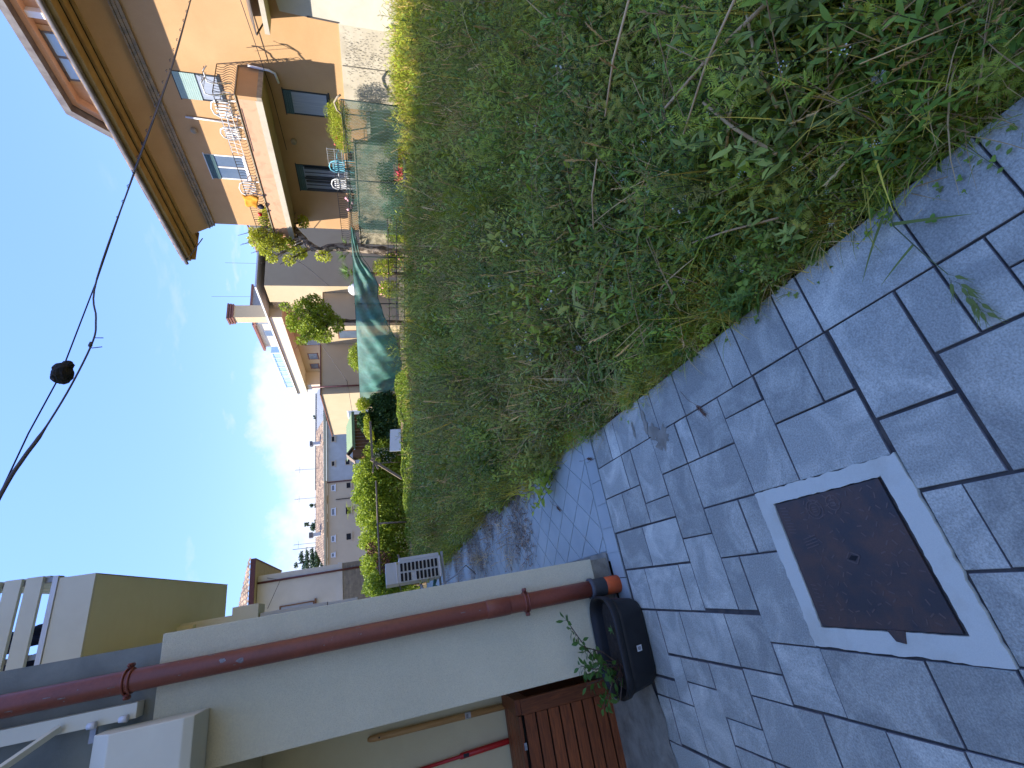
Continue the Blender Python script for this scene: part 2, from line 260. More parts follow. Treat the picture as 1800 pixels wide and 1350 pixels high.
# ------------------------------------------------------------------ mesh helpers
class MB:
    def __init__(s): s.v = []; s.f = []
    def add(s, vs, fs):
        o = len(s.v); s.v += [tuple(v) for v in vs]; s.f += [tuple(i + o for i in f) for f in fs]
    def box(s, x0, x1, y0, y1, z0, z1):
        x0, x1 = min(x0, x1), max(x0, x1); y0, y1 = min(y0, y1), max(y0, y1); z0, z1 = min(z0, z1), max(z0, z1)
        s.add([(x0, y0, z0), (x1, y0, z0), (x1, y1, z0), (x0, y1, z0), (x0, y0, z1), (x1, y0, z1), (x1, y1, z1), (x0, y1, z1)],
              [(0, 3, 2, 1), (4, 5, 6, 7), (0, 1, 5, 4), (1, 2, 6, 5), (2, 3, 7, 6), (3, 0, 4, 7)])
        return s
    def prism(s, poly, d):
        """poly: 3-D points (planar ring), d: extrusion vector"""
        n = len(poly); P = [Vector(p) for p in poly]; d = Vector(d)
        s.add(P + [p + d for p in P], [tuple(range(n))[::-1], tuple(range(n, 2 * n))] + [(i, (i + 1) % n, (i + 1) % n + n, i + n) for i in range(n)])
        return s
    def tube(s, pts, r, n=8, cap=True):
        P = [Vector(p) for p in pts]; m = len(P)
        rs = r if isinstance(r, (list, tuple)) else [r] * m
        vs = []; prev = None
        for i, p in enumerate(P):
            t = (P[min(i + 1, m - 1)] - P[max(i - 1, 0)]).normalized()
            if prev is None:
                a = Vector((0, 0, 1)) if abs(t.z) < .9 else Vector((1, 0, 0)); u = t.cross(a).normalized()
            else:
                u = (prev - t * prev.dot(t)).normalized()
            prev = u; w = t.cross(u)
            for k in range(n):
                a = 2 * math.pi * k / n; vs.append(p + (u * math.cos(a) + w * math.sin(a)) * rs[i])
        fs = [(i * n + k, i * n + (k + 1) % n, (i + 1) * n + (k + 1) % n, (i + 1) * n + k) for i in range(m - 1) for k in range(n)]
        if cap: fs += [tuple(range(n))[::-1], tuple(range((m - 1) * n, m * n))]
        s.add(vs, fs); return s
    def bar(s, a, b, w, h, up=(0, 0, 1)):
        a, b = Vector(a), Vector(b); t = (b - a).normalized(); u = t.cross(Vector(up))
        if u.length < 1e-4: u = t.cross(Vector((1, 0, 0)))
        u.normalize(); v = u.cross(t)
        q = [u * w / 2 * i + v * h / 2 * j for i, j in ((-1, -1), (1, -1), (1, 1), (-1, 1))]
        s.add([a + k for k in q] + [b + k for k in q], [(3, 2, 1, 0), (4, 5, 6, 7)] + [(i, (i + 1) % 4, (i + 1) % 4 + 4, i + 4) for i in range(4)])
        return s
    def blob(s, c, r, seed=0, sub=2, jag=.25):
        bm = bmesh.new(); bmesh.ops.create_icosphere(bm, subdivisions=sub, radius=1)
        rr = random.Random(seed)
        r = r if isinstance(r, (tuple, list)) else (r, r, r)
        vs = []
        for v in bm.verts:
            k = 1 + rr.uniform(-jag, jag); vs.append((c[0] + v.co.x * r[0] * k, c[1] + v.co.y * r[1] * k, c[2] + v.co.z * r[2] * k))
        s.add(vs, [[v.index for v in f.verts] for f in bm.faces]); bm.free(); return s
    def data(s, name, m=None, smooth=False):
        me = bpy.data.meshes.new(name); me.from_pydata(s.v, [], s.f); me.update()
        if m is not None: me.materials.append(M[m] if isinstance(m, str) else m)
        if smooth: me.polygons.foreach_set('use_smooth', [True] * len(me.polygons))
        return me
    def build(s, name, m=None, parent=None, smooth=False, bevel=0, fix=True):
        me = s.data(name, m, smooth)
        if fix or bevel:
            bm = bmesh.new(); bm.from_mesh(me)
            if bevel: bmesh.ops.bevel(bm, geom=list(bm.edges), offset=bevel, segments=2, affect='EDGES', profile=.6)
            bmesh.ops.recalc_face_normals(bm, faces=bm.faces); bm.to_mesh(me); bm.free()
            if smooth: me.polygons.foreach_set('use_smooth', [True] * len(me.polygons))
        return link(name, me, parent)
def link(name, me, parent=None):
    o = bpy.data.objects.new(name, me); COL.objects.link(o)
    if parent is not None: o.parent = parent; o.matrix_parent_inverse = Matrix.Identity(4); shift(o, parent)
    return o
def shift(o, parent):
    # parents stand at their things' bases: keep the child's geometry where it was written
    p = parent; off = Vector((0, 0, 0))
    while p is not None: off += p.location; p = p.parent
    o.location = Vector(o.location) - off
def thing(name, label, cat, loc=(0, 0, 0), group=None):
    o = bpy.data.objects.new(name, None); COL.objects.link(o); o.location = loc; o.empty_display_size = .2
    o['label'] = label; o['category'] = cat
    if group: o['group'] = group
    return o
def tag(o, label, cat, group=None, kind=None):
    if label: o['label'] = label
    if cat: o['category'] = cat
    if group: o['group'] = group
    if kind: o['kind'] = kind
    return o
def box(name, m, parent, *b, bevel=0): return MB().box(*b).build(name, m, parent, bevel=bevel)
def npmesh(name, V, Fq, m):
    """quads from numpy arrays"""
    me = bpy.data.meshes.new(name)
    V = np.asarray(V, dtype=np.float32).reshape(-1, 3); Fq = np.asarray(Fq, dtype=np.int32); k = Fq.shape[1]
    me.vertices.add(len(V)); me.vertices.foreach_set('co', V.ravel())
    me.loops.add(Fq.size); me.loops.foreach_set('vertex_index', Fq.ravel())
    me.polygons.add(len(Fq)); me.polygons.foreach_set('loop_start', np.arange(0, Fq.size, k, dtype=np.int32))
    me.update(calc_edges=True); me.materials.append(M[m]); return me
rng = np.random.default_rng(3)
def leafcloud(P, size, aspect=.5, up=.35, rs=None):
    """P: leaf centres; returns verts, quads of folded pointed leaves (2 quads each)"""
    rs = rs or rng
    n = len(P); size = size * rs.uniform(.6, 1.35, n)
    d = rs.normal(size=(n, 3)); d[:, 2] += up; d /= np.linalg.norm(d, axis=1)[:, None]
    a = rs.normal(size=(n, 3)); s = np.cross(d, a); s /= np.linalg.norm(s, axis=1)[:, None]; nn = np.cross(s, d)
    L = size[:, None]; Wd = (size * aspect)[:, None] / 2
    b = P - d * L / 2; t = P + d * L / 2; l = P + s * Wd + nn * L * .08; r = P - s * Wd + nn * L * .08; c = P
    V = np.stack([b, r, t, l], 1).reshape(-1, 3)
    Fq = np.arange(n * 4).reshape(n, 4)
    return V, Fq
def crownpts(blobs, n, rs, shell=.55):
    """points in a set of ellipsoids, thicker to their skins"""
    w = np.array([b[3] * b[4] * b[5] for b in blobs]); w = w / w.sum(); out = []
    for b, k in zip(blobs, rs.multinomial(n, w)):
        d = rs.normal(size=(k, 3)); d /= np.linalg.norm(d, axis=1)[:, None]
        r = shell + (1 - shell) * rs.random(k) ** .7
        r *= 1 + .13 * np.sin(d[:, 0] * 7 + b[0] * 3) * np.cos(d[:, 2] * 6 + b[1])
        out.append(np.array(b[:3]) + d * r[:, None] * np.array(b[3:6]))
    return np.concatenate(out)

# ------------------------------------------------------------------ the ground
def zg(x, y):
    d = max(0, min(1, (x - 1.2) / 7)); return -.02 - .30 * d * d * (3 - 2 * d) - .10 * max(0, min(1, (y - 5) / 10))
g = MB(); xs = [-900, -60, -20, -6, -3, -1, 0, .6, 1.0] + [1.4 + i * .8 for i in range(20)] + [20, 40, 120, 900]
ys = [-900, -60, -10] + [-3 + i * 1.0 for i in range(28)] + [30, 60, 150, 900]
ht = lambda x, y: (-.12 if x <= 1.0 else zg(x, y) - .02)
g.add([(x, y, ht(x, y)) for y in ys for x in xs], [(j * len(xs) + i, j * len(xs) + i + 1, (j + 1) * len(xs) + i + 1, (j + 1) * len(xs) + i) for j in range(len(ys) - 1) for i in range(len(xs) - 1)])
tag(g.build('ground', 'ground', smooth=True), None, None, kind='structure')

# ------------------------------------------------------------------ paving (A runs away along the house, B to the right)
A = Vector((.035, .999, 0)); B = Vector((1, .013, 0))
def ab(a, b, z=0.0): p = A * a + B * b; return (p.x, p.y, z)
pave = MB(); pave.add([ab(-1.6, -2.6, -.009), ab(-1.6, .868, -.009), ab(3.25, .868, -.009), ab(3.25, -2.6, -.009)], [(0, 1, 2, 3)])
pavement = pave.build('pavement', 'bed'); tag(pavement, None, None, kind='structure')
PV = [(2.69, 3.06, .388, .614), (2.565, 2.69, .388, .614), (2.305, 2.565, .271, .614), (2.055, 2.305, .388, .614), (1.945, 2.055, .388, .614),
      (1.69, 1.945, .388, .614), (1.45, 1.69, .503, .614), (1.44, 1.69, .154, .503), (1.20, 1.44, .388, .614), (1.08, 1.20, .388, .614),
      (1.077, 1.44, .154, .388), (1.69, 2.055, .154, .388), (2.055, 2.305, .034, .388), (2.30, 2.565, .153, .271), (2.815, 3.06, .154, .388), (2.565, 2.815, .154, .388),
      (2.685, 3.045, -.083, .150), (2.305, 2.685, -.083, .150), (2.05, 2.305, -.31, .034), (1.80, 2.05, -.083, .152), (1.682, 1.80, -.083, .152),
      (1.925, 2.05, -.31, -.083), (1.68, 1.925, -.431, -.083), (2.80, 3.04, -.32, -.087), (2.425, 2.80, -.32, -.087), (2.305, 2.425, -.32, -.087),
      (2.79, 3.04, -.68, -.325), (2.55, 2.79, -.552, -.325), (2.17, 2.55, -.552, -.325), (1.918, 2.17, -.552, -.325), (1.67, 1.918, -.655, -.431),
      (1.29, 1.67, -.655, -.431), (1.058, 1.29, -.655, -.431), (2.67, 2.80, -.79, -.558), (2.42, 2.67, -.675, -.558), (2.165, 2.42, -.79, -.558),
      (1.918, 2.165, -.66, -.552), (1.785, 2.165, -.90, -.66), (1.535, 1.785, -.90, -.66), (1.30, 1.535, -.90, -.66), (2.41, 2.67, -1.01, -.675),
      (2.80, 3.05, -.79, -.69), (2.67, 2.92, -1.01, -.79), (2.92, 3.05, -1.02, -.79), (2.165, 2.41, -.90, -.79), (2.16, 2.41, -1.01, -.90),
      (.828, 1.066, .272, .614), (.705, .824, .388, .614), (.582, .705, .388, .614), (.475, .582, .508, .614), (.47, .70, .272, .386),
      (.582, .82, .036, .384), (.826, 1.062, .04, .268), (.94, 1.055, -.192, .034), (.74, .94, -.192, .034), (.74, 1.05, -.425, -.196)]
PV += [(a, b, .614, .868) for a, b in ((2.82, 3.06), (2.69, 2.82), (2.32, 2.69), (2.196, 2.32), (1.942, 2.196), (1.573, 1.942), (1.451, 1.573), (1.204, 1.451), (1.082, 1.204), (.705, 1.082), (.473, .705), (.12, .473), (-.24, .12), (-.5, -.24), (-.86, -.5), (-1.1, -.86), (-1.5, -1.1))]
mods = [.12, .24, .36]
def fill(a0, a1, b0, b1, rr, ph=0):
    a = a1; k = ph
    while a > a0 + .05:
        h = rr.choice((.24, .24, .36, .12)); h = min(h, a - a0)
        if a - h - a0 < .1: h = a - a0
        b = b0
        while b < b1 - .05:
            w = rr.choice((.24, .36, .24)); w = min(w, b1 - b)
            if b1 - b - w < .1: w = b1 - b
            PV.append((a - h, a, b, b + w)); b += w
        a -= h
r2 = random.Random(11)
fill(-1.5, .47, -.55, .614, r2); fill(.47, .582, -.19, .27, r2); PV.append((.47, .582, .386, .508)); fill(.47, .74, -.655, -.196, r2); fill(.74, 1.055, -.655, -.425, r2); fill(-1.5, .47, -2.5, -.55, r2)
PV.append((.582, .74, -.19, .03))
fill(.47, 1.30, -2.5, -.90, r2); fill(.47, 1.30, -.90, -.655, r2); fill(1.30, 2.16, -2.5, -.90, r2); fill(2.16, 3.05, -2.5, -1.02, r2)
nrm = random.Random(5)
for a0, a1, b0, b1 in PV:
    j = .0026; z = nrm.uniform(-.0022, .0022); e = .0036
    ca, cb = (a0 + a1) / 2, (b0 + b1) / 2
    me_v = []
    jr = [nrm.uniform(-.0012, .0012) for _ in range(8)]
    for k, (aa, bb) in enumerate(((a0 + j, b0 + j), (a0 + j, b1 - j), (a1 - j, b1 - j), (a1 - j, b0 + j))):
        aa += jr[2 * k]; bb += jr[2 * k + 1]
        sa = 1 if aa < ca else -1; sb = 1 if bb < cb else -1
        for (ia, ib, zz) in ((0, 0, -.05), (0, 0, z - e), (e * .35, e * .35, z - e * .35), (e, e, z)):
            p = ab(aa + sa * ia - ca, bb + sb * ib - cb, zz); me_v.append(p)
    fs = [(3, 7, 11, 15)]
    for k in range(4):
        n_ = (k + 1) % 4
        for l in range(3): fs.append((k * 4 + l, n_ * 4 + l, n_ * 4 + l + 1, k * 4 + l + 1))
    mb = MB(); mb.add(me_v, fs)
    me = mb.data('paver', 'paver'); me.materials.append(M['paver_edge']); me.polygons.foreach_set('material_index', [0] + [1 if (i % 3) < 2 else 0 for i in range(12)])
    o = link('paver', me); o.parent = pavement; o.location = ab(ca, cb, 0)
# manhole: white concrete collar, iron frame gap, lid with relief
mh = thing('manhole_cover', 'rusty dark cast iron manhole lid in a white concrete collar set in the grey pavers', 'manhole cover', ab(1.36, -.13))
mo = [(1.062, .158), (1.684, .152), (1.682, -.424), (1.052, -.428)]
li = [(1.136, .102), (1.607, .096), (1.619, -.359), (1.122, -.357)]
def ringpts(c, n=10, wob=.004, rad=.02):
    out = []; rr = random.Random(2)
    for k in range(4):
        p, q = c[k], c[(k + 1) % 4]
        for i in range(n):
            t = (i + .0) / n
            out.append((p[0] + (q[0] - p[0]) * t + rr.uniform(-wob, wob), p[1] + (q[1] - p[1]) * t + rr.uniform(-wob, wob)))
    return out
ro = ringpts(mo, 30, .0035); ri = ringpts(li, 30, wob=.0018); n_ = len(ro)
mb = MB(); mb.add([ab(*p, .0035) for p in ro] + [ab(*p, .0045) for p in ri] + [ab(*p, -.03) for p in ri] + [ab(*p, -.03) for p in ro],
                  [(i, (i + 1) % n_, n_ + (i + 1) % n_, n_ + i) for i in range(n_)] + [(n_ + i, n_ + (i + 1) % n_, 2 * n_ + (i + 1) % n_, 2 * n_ + i) for i in range(n_)] + [(3 * n_ + i, 3 * n_ + (i + 1) % n_, (i + 1) % n_, i) for i in range(n_)])
mb.build('collar', 'conc_white', mh)
mb = MB(); mb.add([ab(*p, -.018) for p in li], [(0, 1, 2, 3)]); mb.build('frame_rebate', 'black', mh)
def shrink(c, d):
    ca = sum(p[0] for p in c) / 4; cb = sum(p[1] for p in c) / 4
    return [(p[0] + (d if p[0] < ca else -d), p[1] + (d if p[1] < cb else -d)) for p in c]
lid = shrink(li, .004); lid[0] = (lid[0][0] + .012, lid[0][1]); lid[3] = (lid[3][0] + .012, lid[3][1])
mb = MB(); mb.prism([ab(*p, -.015) for p in lid], (0, 0, .016)); mb.prism([ab(1.36, -.352, -.012), ab(1.345, -.385, -.012), ab(1.315, -.39, -.012), ab(1.30, -.354, -.012)], (0, 0, .0195))
lid_o = mb.build('lid', 'iron', mh, bevel=.0015)
mb = MB(); rr = random.Random(9)
for i in range(15):
    for k in range(15):
        a = 1.165 + i * .03 + rr.uniform(-.006, .006); b = -.33 + k * .029 + rr.uniform(-.006, .006)
        if a > 1.575 or (abs(a - 1.365) < .05 and abs(b + .13) < .035) or (a > 1.52 and b > -.20) or rr.random() < .35: continue
        ang = (R(45) if (i + k) % 2 else R(-45)) + rr.gauss(0, .35)
        da, db = math.cos(ang) * .009, math.sin(ang) * .009
        mb.bar(ab(a - da, b - db, .0011), ab(a + da, b + db, .0011), .004, .0018)
def ringbar(mb, a, b, r, w=.003, n=20, z=.0016, h=.002):
    P = [ab(a + r * math.cos(2 * math.pi * i / n), b + r * math.sin(2 * math.pi * i / n), z) for i in range(n + 1)]
    for i in range(n): mb.bar(P[i], P[i + 1], w, h)
ringbar(mb, 1.43, .045, .034); ringbar(mb, 1.43, .045, .022); ringbar(mb, 1.345, .055, .026)
for q in (-.010, 0, .010): mb.bar(ab(1.335 + 0, .055 + q, .0016), ab(1.357, .055 + q, .0016), .0035, .002)
for q in (-.008, .0, .008): mb.bar(ab(1.42, .045 + q, .0016), ab(1.44, .045 + q, .0016), .003, .002)
for i in range(4): mb.bar(ab(1.475, -.075 + i * .011, .0014), ab(1.535, -.085 + i * .011, .0014), .0035, .0025)
# foundry lettering band
for i in range(9): mb.bar(ab(1.555 - (i % 2) * .006, .07 - i * .012, .0014), ab(1.585, .075 - i * .012, .0014), .003, .002)
for i in range(7): mb.bar(ab(1.565, -.30 + i * .014, .0014), ab(1.588, -.296 + i * .014, .0014), .003, .002)
mb.build('relief', 'iron2', mh, fix=False)['kind'] = 'stuff'
mb = MB(); mb.prism([ab(1.385, -.135, .0006), ab(1.368, -.123, .0006), ab(1.345, -.128, .0006), ab(1.362, -.142, .0006)], (0, 0, .001)); mb.build('key_slot', 'black', mh)
for dz, w in ((.0015, .007),):
    mb = MB(); P = [ab(1.393, -.135, dz), ab(1.37, -.112, dz), ab(1.338, -.127, dz), ab(1.36, -.152, dz)]
    for i in range(4): mb.bar(P[i], P[(i + 1) % 4], .004, .002)
    mb.build('key_rim', 'iron2', mh)
# mortar spots and the cement apron by the wall
mb = MB()
def patch(mb, cx, cy, r, seed, z=.003, sx=1, sy=1, n=22):
    rr = random.Random(seed); P = [(cx + math.cos(2 * math.pi * i / n) * r * sx * rr.uniform(.55, 1.25), cy + math.sin(2 * math.pi * i / n) * r * sy * rr.uniform(.55, 1.25), z) for i in range(n)]
    mb.add(P + [(cx, cy, z + .002)], [(i, (i + 1) % n, n) for i in range(n)])
patch(mb, .655, 2.20, .078, 1, sx=.9, sy=1.1); patch(mb, .79, 2.32, .045, 2, sx=2.0, sy=.45); patch(mb, .80, 2.46, .026, 4, sx=2.2, sy=.5); patch(mb, .715, 2.27, .05, 3)
tag(mb.build('mortar_stain', 'mortar', fix=False), 'grey dried mortar splashed across the pavers by the weeds', 'mortar stain', kind='stuff')
mb = MB(); P = [(-3, 2.95), (-1.9, 3.0), (-1.25, 2.93), (-1.05, 2.99), (-.93, 3.03), (-.80, 3.00), (-.66, 3.06), (-.5, 3.10), (-.32, 3.11), (-.30, 3.24), (.0, 3.255), (.04, 3.26), (.165, 3.26), (.165, 4.4), (-3, 4.4)]
mb.add([(x, y, .0045 - .0 * i) for i, (x, y) in enumerate(P)] + [(-.9, 3.5, .014)], [(i, (i + 1) % len(P), len(P)) for i in range(len(P))])
tag(mb.build('cement_apron', 'mortar', fix=False), None, None, kind='structure')
# concrete side path: border strip, diamond tiles, then plain slab
mb = MB(); mb.add([ab(3.07, -.02, -.006), (1.02, 3.10, -.006), (1.5, 6.3, -.006), (1.35, 10.6, -.006), (1.3, 19, -.006), (.10, 19, -.006), (.10, 3.2, -.006)], [(0, 1, 2, 3, 4, 5, 6)])
path = mb.build('side_path', M['path']); tag(path, None, None, kind='structure')
bb = MB()
for k in range(9):
    b0 = -.296 + k * .166; v = [ab(3.073, b0 + .003, .0), ab(3.073, min(b0 + .163, 1.1), .0), ab(3.235, min(b0 + .163, 1.1), .0), ab(3.235, b0 + .003, .0)]
    q = MB(); q.prism([(p[0], p[1], -.02) for p in v], (0, 0, .02)); q.build('border_tile', 'path', path)
# diamonds clipped to the path strip
def clip(poly, nx, ny, c):
    out = []
    for i in range(len(poly)):
        p, q = poly[i], poly[(i + 1) % len(poly)]; dp = nx * p[0] + ny * p[1] - c; dq = nx * q[0] + ny * q[1] - c
        if dp <= 0: out.append(p)
        if dp * dq < 0: t = dp / (dp - dq); out.append((p[0] + (q[0] - p[0]) * t, p[1] + (q[1] - p[1]) * t))
    return out
s_ = .235
for i in range(-20, 50):
    for k in range(-20, 60):
        cx = .3 + (i - k) * s_ * .60; cy = 3.4 + (i + k) * s_ * .75
        if not (3.0 < cy < 9.2 and -.3 < cx < 1.8): continue
        hx, hy = s_ * .60 - .0055, s_ * .75 - .006
        poly = [(cx - hx, cy), (cx, cy - hy), (cx + hx, cy), (cx, cy + hy)]
        poly = clip(poly, 0, -1, -3.262); poly = clip(poly, 0, 1, 9.0); poly = clip(poly, -1, 0, -.17); poly = clip(poly, 1, -.05, .95)
        if len(poly) < 3: continue
        q = MB(); q.prism([(p[0], p[1], -.02) for p in poly], (0, 0, .0195)); q.build('path_tile', 'path', path)

# ------------------------------------------------------------------ left house
lh = thing('rendered_house', 'cream rendered house on the left with a thick pier, recess and white window box', 'house', (0, 3.3, 0))
box('wall', 'render_beige', lh, -12, .095, 4.25, 20, 0, 18.6)
box('roof', 'tile', lh, -12.3, .09, 4.0, 20.2, 18.61, 18.9)
box('wing_wall', 'render_beige', lh, -14, -5.5, -12, 4.24, 0, 18)  # unseen wing, added and sized to shade the paving and near weeds
box('upper_wall', 'cement', lh, -.56, .092, 3.30, 4.245, 2.715, 12.4)
box('pier', 'render', lh, -.535, .135, 3.27, 4.245, .13, 2.72, bevel=.006)
box('plinth', 'mortar', lh, -.52, .128, 3.285, 4.24, .0, .128)
box('upper_wall', 'cement', lh, -12, -.563, 3.30, 4.24, 2.48, 12.4)
box('lintel', 'render', lh, -6, -.538, 3.272, 4.24, 2.39, 2.715)
# white box below the shutter, chamfered top
mb = MB(); mb.prism([(-.262, 3.268, 2.46), (-.262, 3.04, 2.46), (-.262, 3.02, 2.50), (-.262, 3.02, 2.80), (-.262, 3.12, 2.90), (-.262, 3.268, 2.91)], (-1.9, 0, 0)); mb.build('window_box', 'offwhite', lh, bevel=.006)
box('shutter_post', 'offwhite', lh, -.235, -.165, 3.215, 3.296, 2.775, 4.2, bevel=.003)
box('shutter_panel', 'offwhite', lh, -1.2, -.36, 2.99, 3.03, 3.10, 4.2, bevel=.003)
mb = MB(); mb.bar((-.205, 3.20, 3.08), (-.345, 3.02, 3.26), .03, .02); mb.build('shutter_arm', 'offwhite', lh)
for z in (2.80, 2.93):
    mb = MB(); mb.tube([(-.225, 3.19, z), (-.225, 3.19, z + .035)], [.017, .014], 10); mb.build('hinge_pin', 'white', lh, smooth=True)
mb = MB(); mb.box(-.30, -.238, 3.20, 3.22, 2.93, 2.955); mb.build('hinge_plate', 'steel', lh)
# things fixed to the alley side
box('duct', 'whitewall', lh, .097, .32, 7.0, 7.12, 1.88, 2.24, bevel=.004)
box('duct', 'whitewall', lh, .097, .33, 7.0, 7.2, 2.25, 3.03, bevel=.004)
box('meter_box', 'offwhite', lh, .097, .445, 6.95, 7.3, 3.04, 3.33, bevel=.006)
box('duct', 'offwhite', lh, .097, .36, 7.0, 7.2, 3.34, 4.05, bevel=.004)
box('duct_cap', 'yellow', lh, .097, .33, 6.9, 7.0, 3.72, 4.06, bevel=.003)
# neighbouring balcony sticking out over the alley
nb = thing('neighbour_balcony', 'projecting ochre-bottomed balcony with white horizontal slats above the alley', 'balcony', (.3, 5, 3.88))
mb = MB(); mb.prism([(-.6, 5.0, 3.885), (.765, 5.0, 3.885), (.90, 8.76, 3.885), (-.6, 8.76, 3.885)], (0, 0, .2)); mb.build('slab', 'yellow', nb)
mb = MB(); mb.prism([(-.6, 4.965, 3.88), (.77, 4.965, 3.88), (.77, 4.997, 3.88), (-.6, 4.997, 3.88)], (0, 0, .25)); mb.build('fascia', 'offwhite', nb)
mb = MB(); mb.prism([(.772, 5.0, 3.88), (.908, 8.76, 3.88), (.90, 8.76, 3.88), (.77, 4.965, 3.88)], (0, 0, .26)); mb.build('side_fascia', 'offwhite', nb)
box('bottom_rail', 'white', nb, -.6, .79, 4.955, 4.985, 4.135, 4.17)
for z0, z1 in ((4.235, 4.345), (4.375, 4.485), (4.515, 4.625), (4.655, 4.765), (4.795, 4.9)):
    box('slat', 'offwhite', nb, -.6, .80, 4.95, 4.985, z0, z1, bevel=.002)
for x in (.77, .20, -.4): box('post', 'steel', nb, x - .02, x + .02, 4.986, 5.03, 4.13, 4.9)
for k in range(5):
    mb = MB(); z = 4.235 + k * .14; mb.prism([(.79, 5.04, z), (.81, 5.04, z), (.93, 8.7, z), (.91, 8.7, z)], (0, 0, .11)); mb.build('slat', 'offwhite', nb)
mb = MB(); mb.tube([(-.5, 5.6, 4.8), (.70, 5.6, 4.78)], .006, 5); tag(mb.build('washing_line', 'cable'), 'thin washing line behind the white balcony slats', 'washing line')
for i, (x, w, h) in enumerate(((.30, .17, .42), (.02, .22, .5))):
    mb = MB(); nx, nz = 8, 8; rr = random.Random(i)
    V = [(x + w * u / nx - .02 * math.sin(v), 5.6 + .03 * math.sin(u * 1.7 + i) + .004 * v, 4.78 - h * v / nz * (1 + .06 * math.sin(u))) for v in range(nz + 1) for u in range(nx + 1)]
    mb.add(V, [(v * 9 + u, v * 9 + u + 1, v * 9 + u + 10, v * 9 + u + 9) for v in range(nz) for u in range(nx)])
    o = mb.build('hanging_cloth', 'cloth', smooth=True, fix=False)
    o.modifiers.new('thickness', 'SOLIDIFY').thickness = .006
    tag(o, ('narrow dark cloth hanging nearer the alley end of the balcony line', 'wide dark cloth hanging nearer the house on the balcony line')[i], 'cloth')
mb = MB(); mb.tube([(-.3, 3.9, 3.95), (.10, 4.93, 3.93)], .003, 5)
tag(mb.build('wall_wire', 'cable'), 'thin wire strung below the ochre balcony', 'wire')

# downpipe
dp = thing('downpipe', 'brown-red painted downpipe fixed to the cream pier with orange foot', 'downpipe', (-.055, 3.19, 0))
pipe_x = lambda z: -.052 - .004 * z
mb = MB(); mb.tube([(pipe_x(z), 3.20, z) for z in (.19, .5, 1, 1.5, 2, 2.5, 3, 3.5, 4.5, 6)], .052, 28); mb.build('pipe', 'pipe', dp, smooth=True)
mb = MB(); mb.tube([(pipe_x(1), 3.20, z) for z in (.78, .785, .93, .935)], [.0525, .0545, .0545, .0525], 28); mb.build('sleeve', 'pipe', dp, smooth=True)
mb = MB(); mb.tube([(pipe_x(.1), 3.20, z) for z in (.105, .19, .193, .215, .218)], [.058, .058, .066, .066, .056], 28); mb.build('socket', 'greypvc', dp, smooth=True)
mb = MB(); mb.tube([(pipe_x(.1), 3.20, z) for z in (.0, .09, .104)], [.057, .057, .055], 28); mb.build('foot', 'orangepvc', dp, smooth=True)
for z in (.67, 2.82):
    mb = MB(); c = (pipe_x(z), 3.20)
    for dz in (-.012, .012):
        P = [(c[0] + .056 * math.cos(a), c[1] + .056 * math.sin(a), z + dz) for a in [2 * math.pi * i / 24 for i in range(25)]]
        mb.tube(P, .006, 8)
    for s in (-1, 1):
        mb.box(c[0] + s * .054, c[0] + s * .082, 3.185, 3.215, z - .010, z + .010); mb.tube([(c[0] + s * .072, 3.17, z), (c[0] + s * .072, 3.23, z)], .008, 8)
    mb.build('pipe_clamp', 'pipe', dp, smooth=True)
mb = MB(); rr = random.Random(3)
for i in range(34):
    z = rr.uniform(.25, 3.3); a = rr.uniform(-2.9, -.3); l = rr.choice((.004, .006, .012, .03)); w = rr.uniform(.001, .0025)
    x = pipe_x(z) + .0528 * math.cos(a); y = 3.20 + .0528 * math.sin(a); tx, ty = -math.sin(a) * w, math.cos(a) * w
    mb.add([(x - tx, y - ty, z), (x + tx, y + ty, z + .001), (x + tx, y + ty, z + l), (x - tx, y - ty, z + l + .001)], [(0, 1, 2, 3)])
mb.build('paint_chips', 'scuff', dp, fix=False)['kind'] = 'stuff'
for z, a0 in ((2.30, -1.7), (2.385, -1.35)):
    mb = MB(); V = []; n = 5; rr = random.Random(int(z * 9))
    for i in range(12):
        t = 2 * math.pi * i / 12; r = rr.uniform(.006, .014); a = a0 + r * math.cos(t) / .053; V.append((pipe_x(z) + .0530 * math.cos(a), 3.20 + .0530 * math.sin(a), z + r * 1.8 * math.sin(t)))
    mb.add(V + [(pipe_x(z) + .0534 * math.cos(a0), 3.20 + .0534 * math.sin(a0), z)], [(i, (i + 1) % 12, 12) for i in range(12)]); mb.build('scrape', 'scuff', dp, fix=False)

# teak cabinet
tk = thing('slatted_cabinet', 'reddish teak slatted storage cabinet standing in the wall recess', 'cabinet', (-1.4, 3.9, 0))
yf, zt = 3.72, .715
for k in range(8):
    z1 = zt - .045 - k * .087; box('front_slat', 'teak', tk, -1.90, -.752, yf + .004, yf + .024, max(z1 - .078, .008), z1 - .002 if k else z1, bevel=.003)
box('front_post', 'teak_v', tk, -.750, -.655, yf - .004, yf + .03, .0, zt - .028, bevel=.004)
box('front_post', 'teak_v', tk, -1.99, -1.905, yf - .004, yf + .03, .0, zt - .028, bevel=.004)
box('side_rail', 'teak', tk, -.735, -.665, yf + .032, yf + .40, zt - .10, zt - .03, bevel=.004)
box('side_rail', 'teak', tk, -.735, -.70, yf + .032, yf + .40, .05, .12, bevel=.004)
box('rear_post', 'teak_v', tk, -.735, -.66, yf + .36, yf + .42, 0, zt - .103, bevel=.004)
box('end_cap', 'teak', tk, -.745, -.652, yf - .01, yf + .42, zt - .026, zt + .012, bevel=.004)
for k in range(5): box('top_slat', 'teak', tk, -1.95, -.75, yf - .008 + k * .088, yf + .072 + k * .088, zt - .022, zt, bevel=.003)
box('hinge', 'steel', tk, -.94, -.90, yf - .012, yf - .0085, zt - .030, zt - .012)
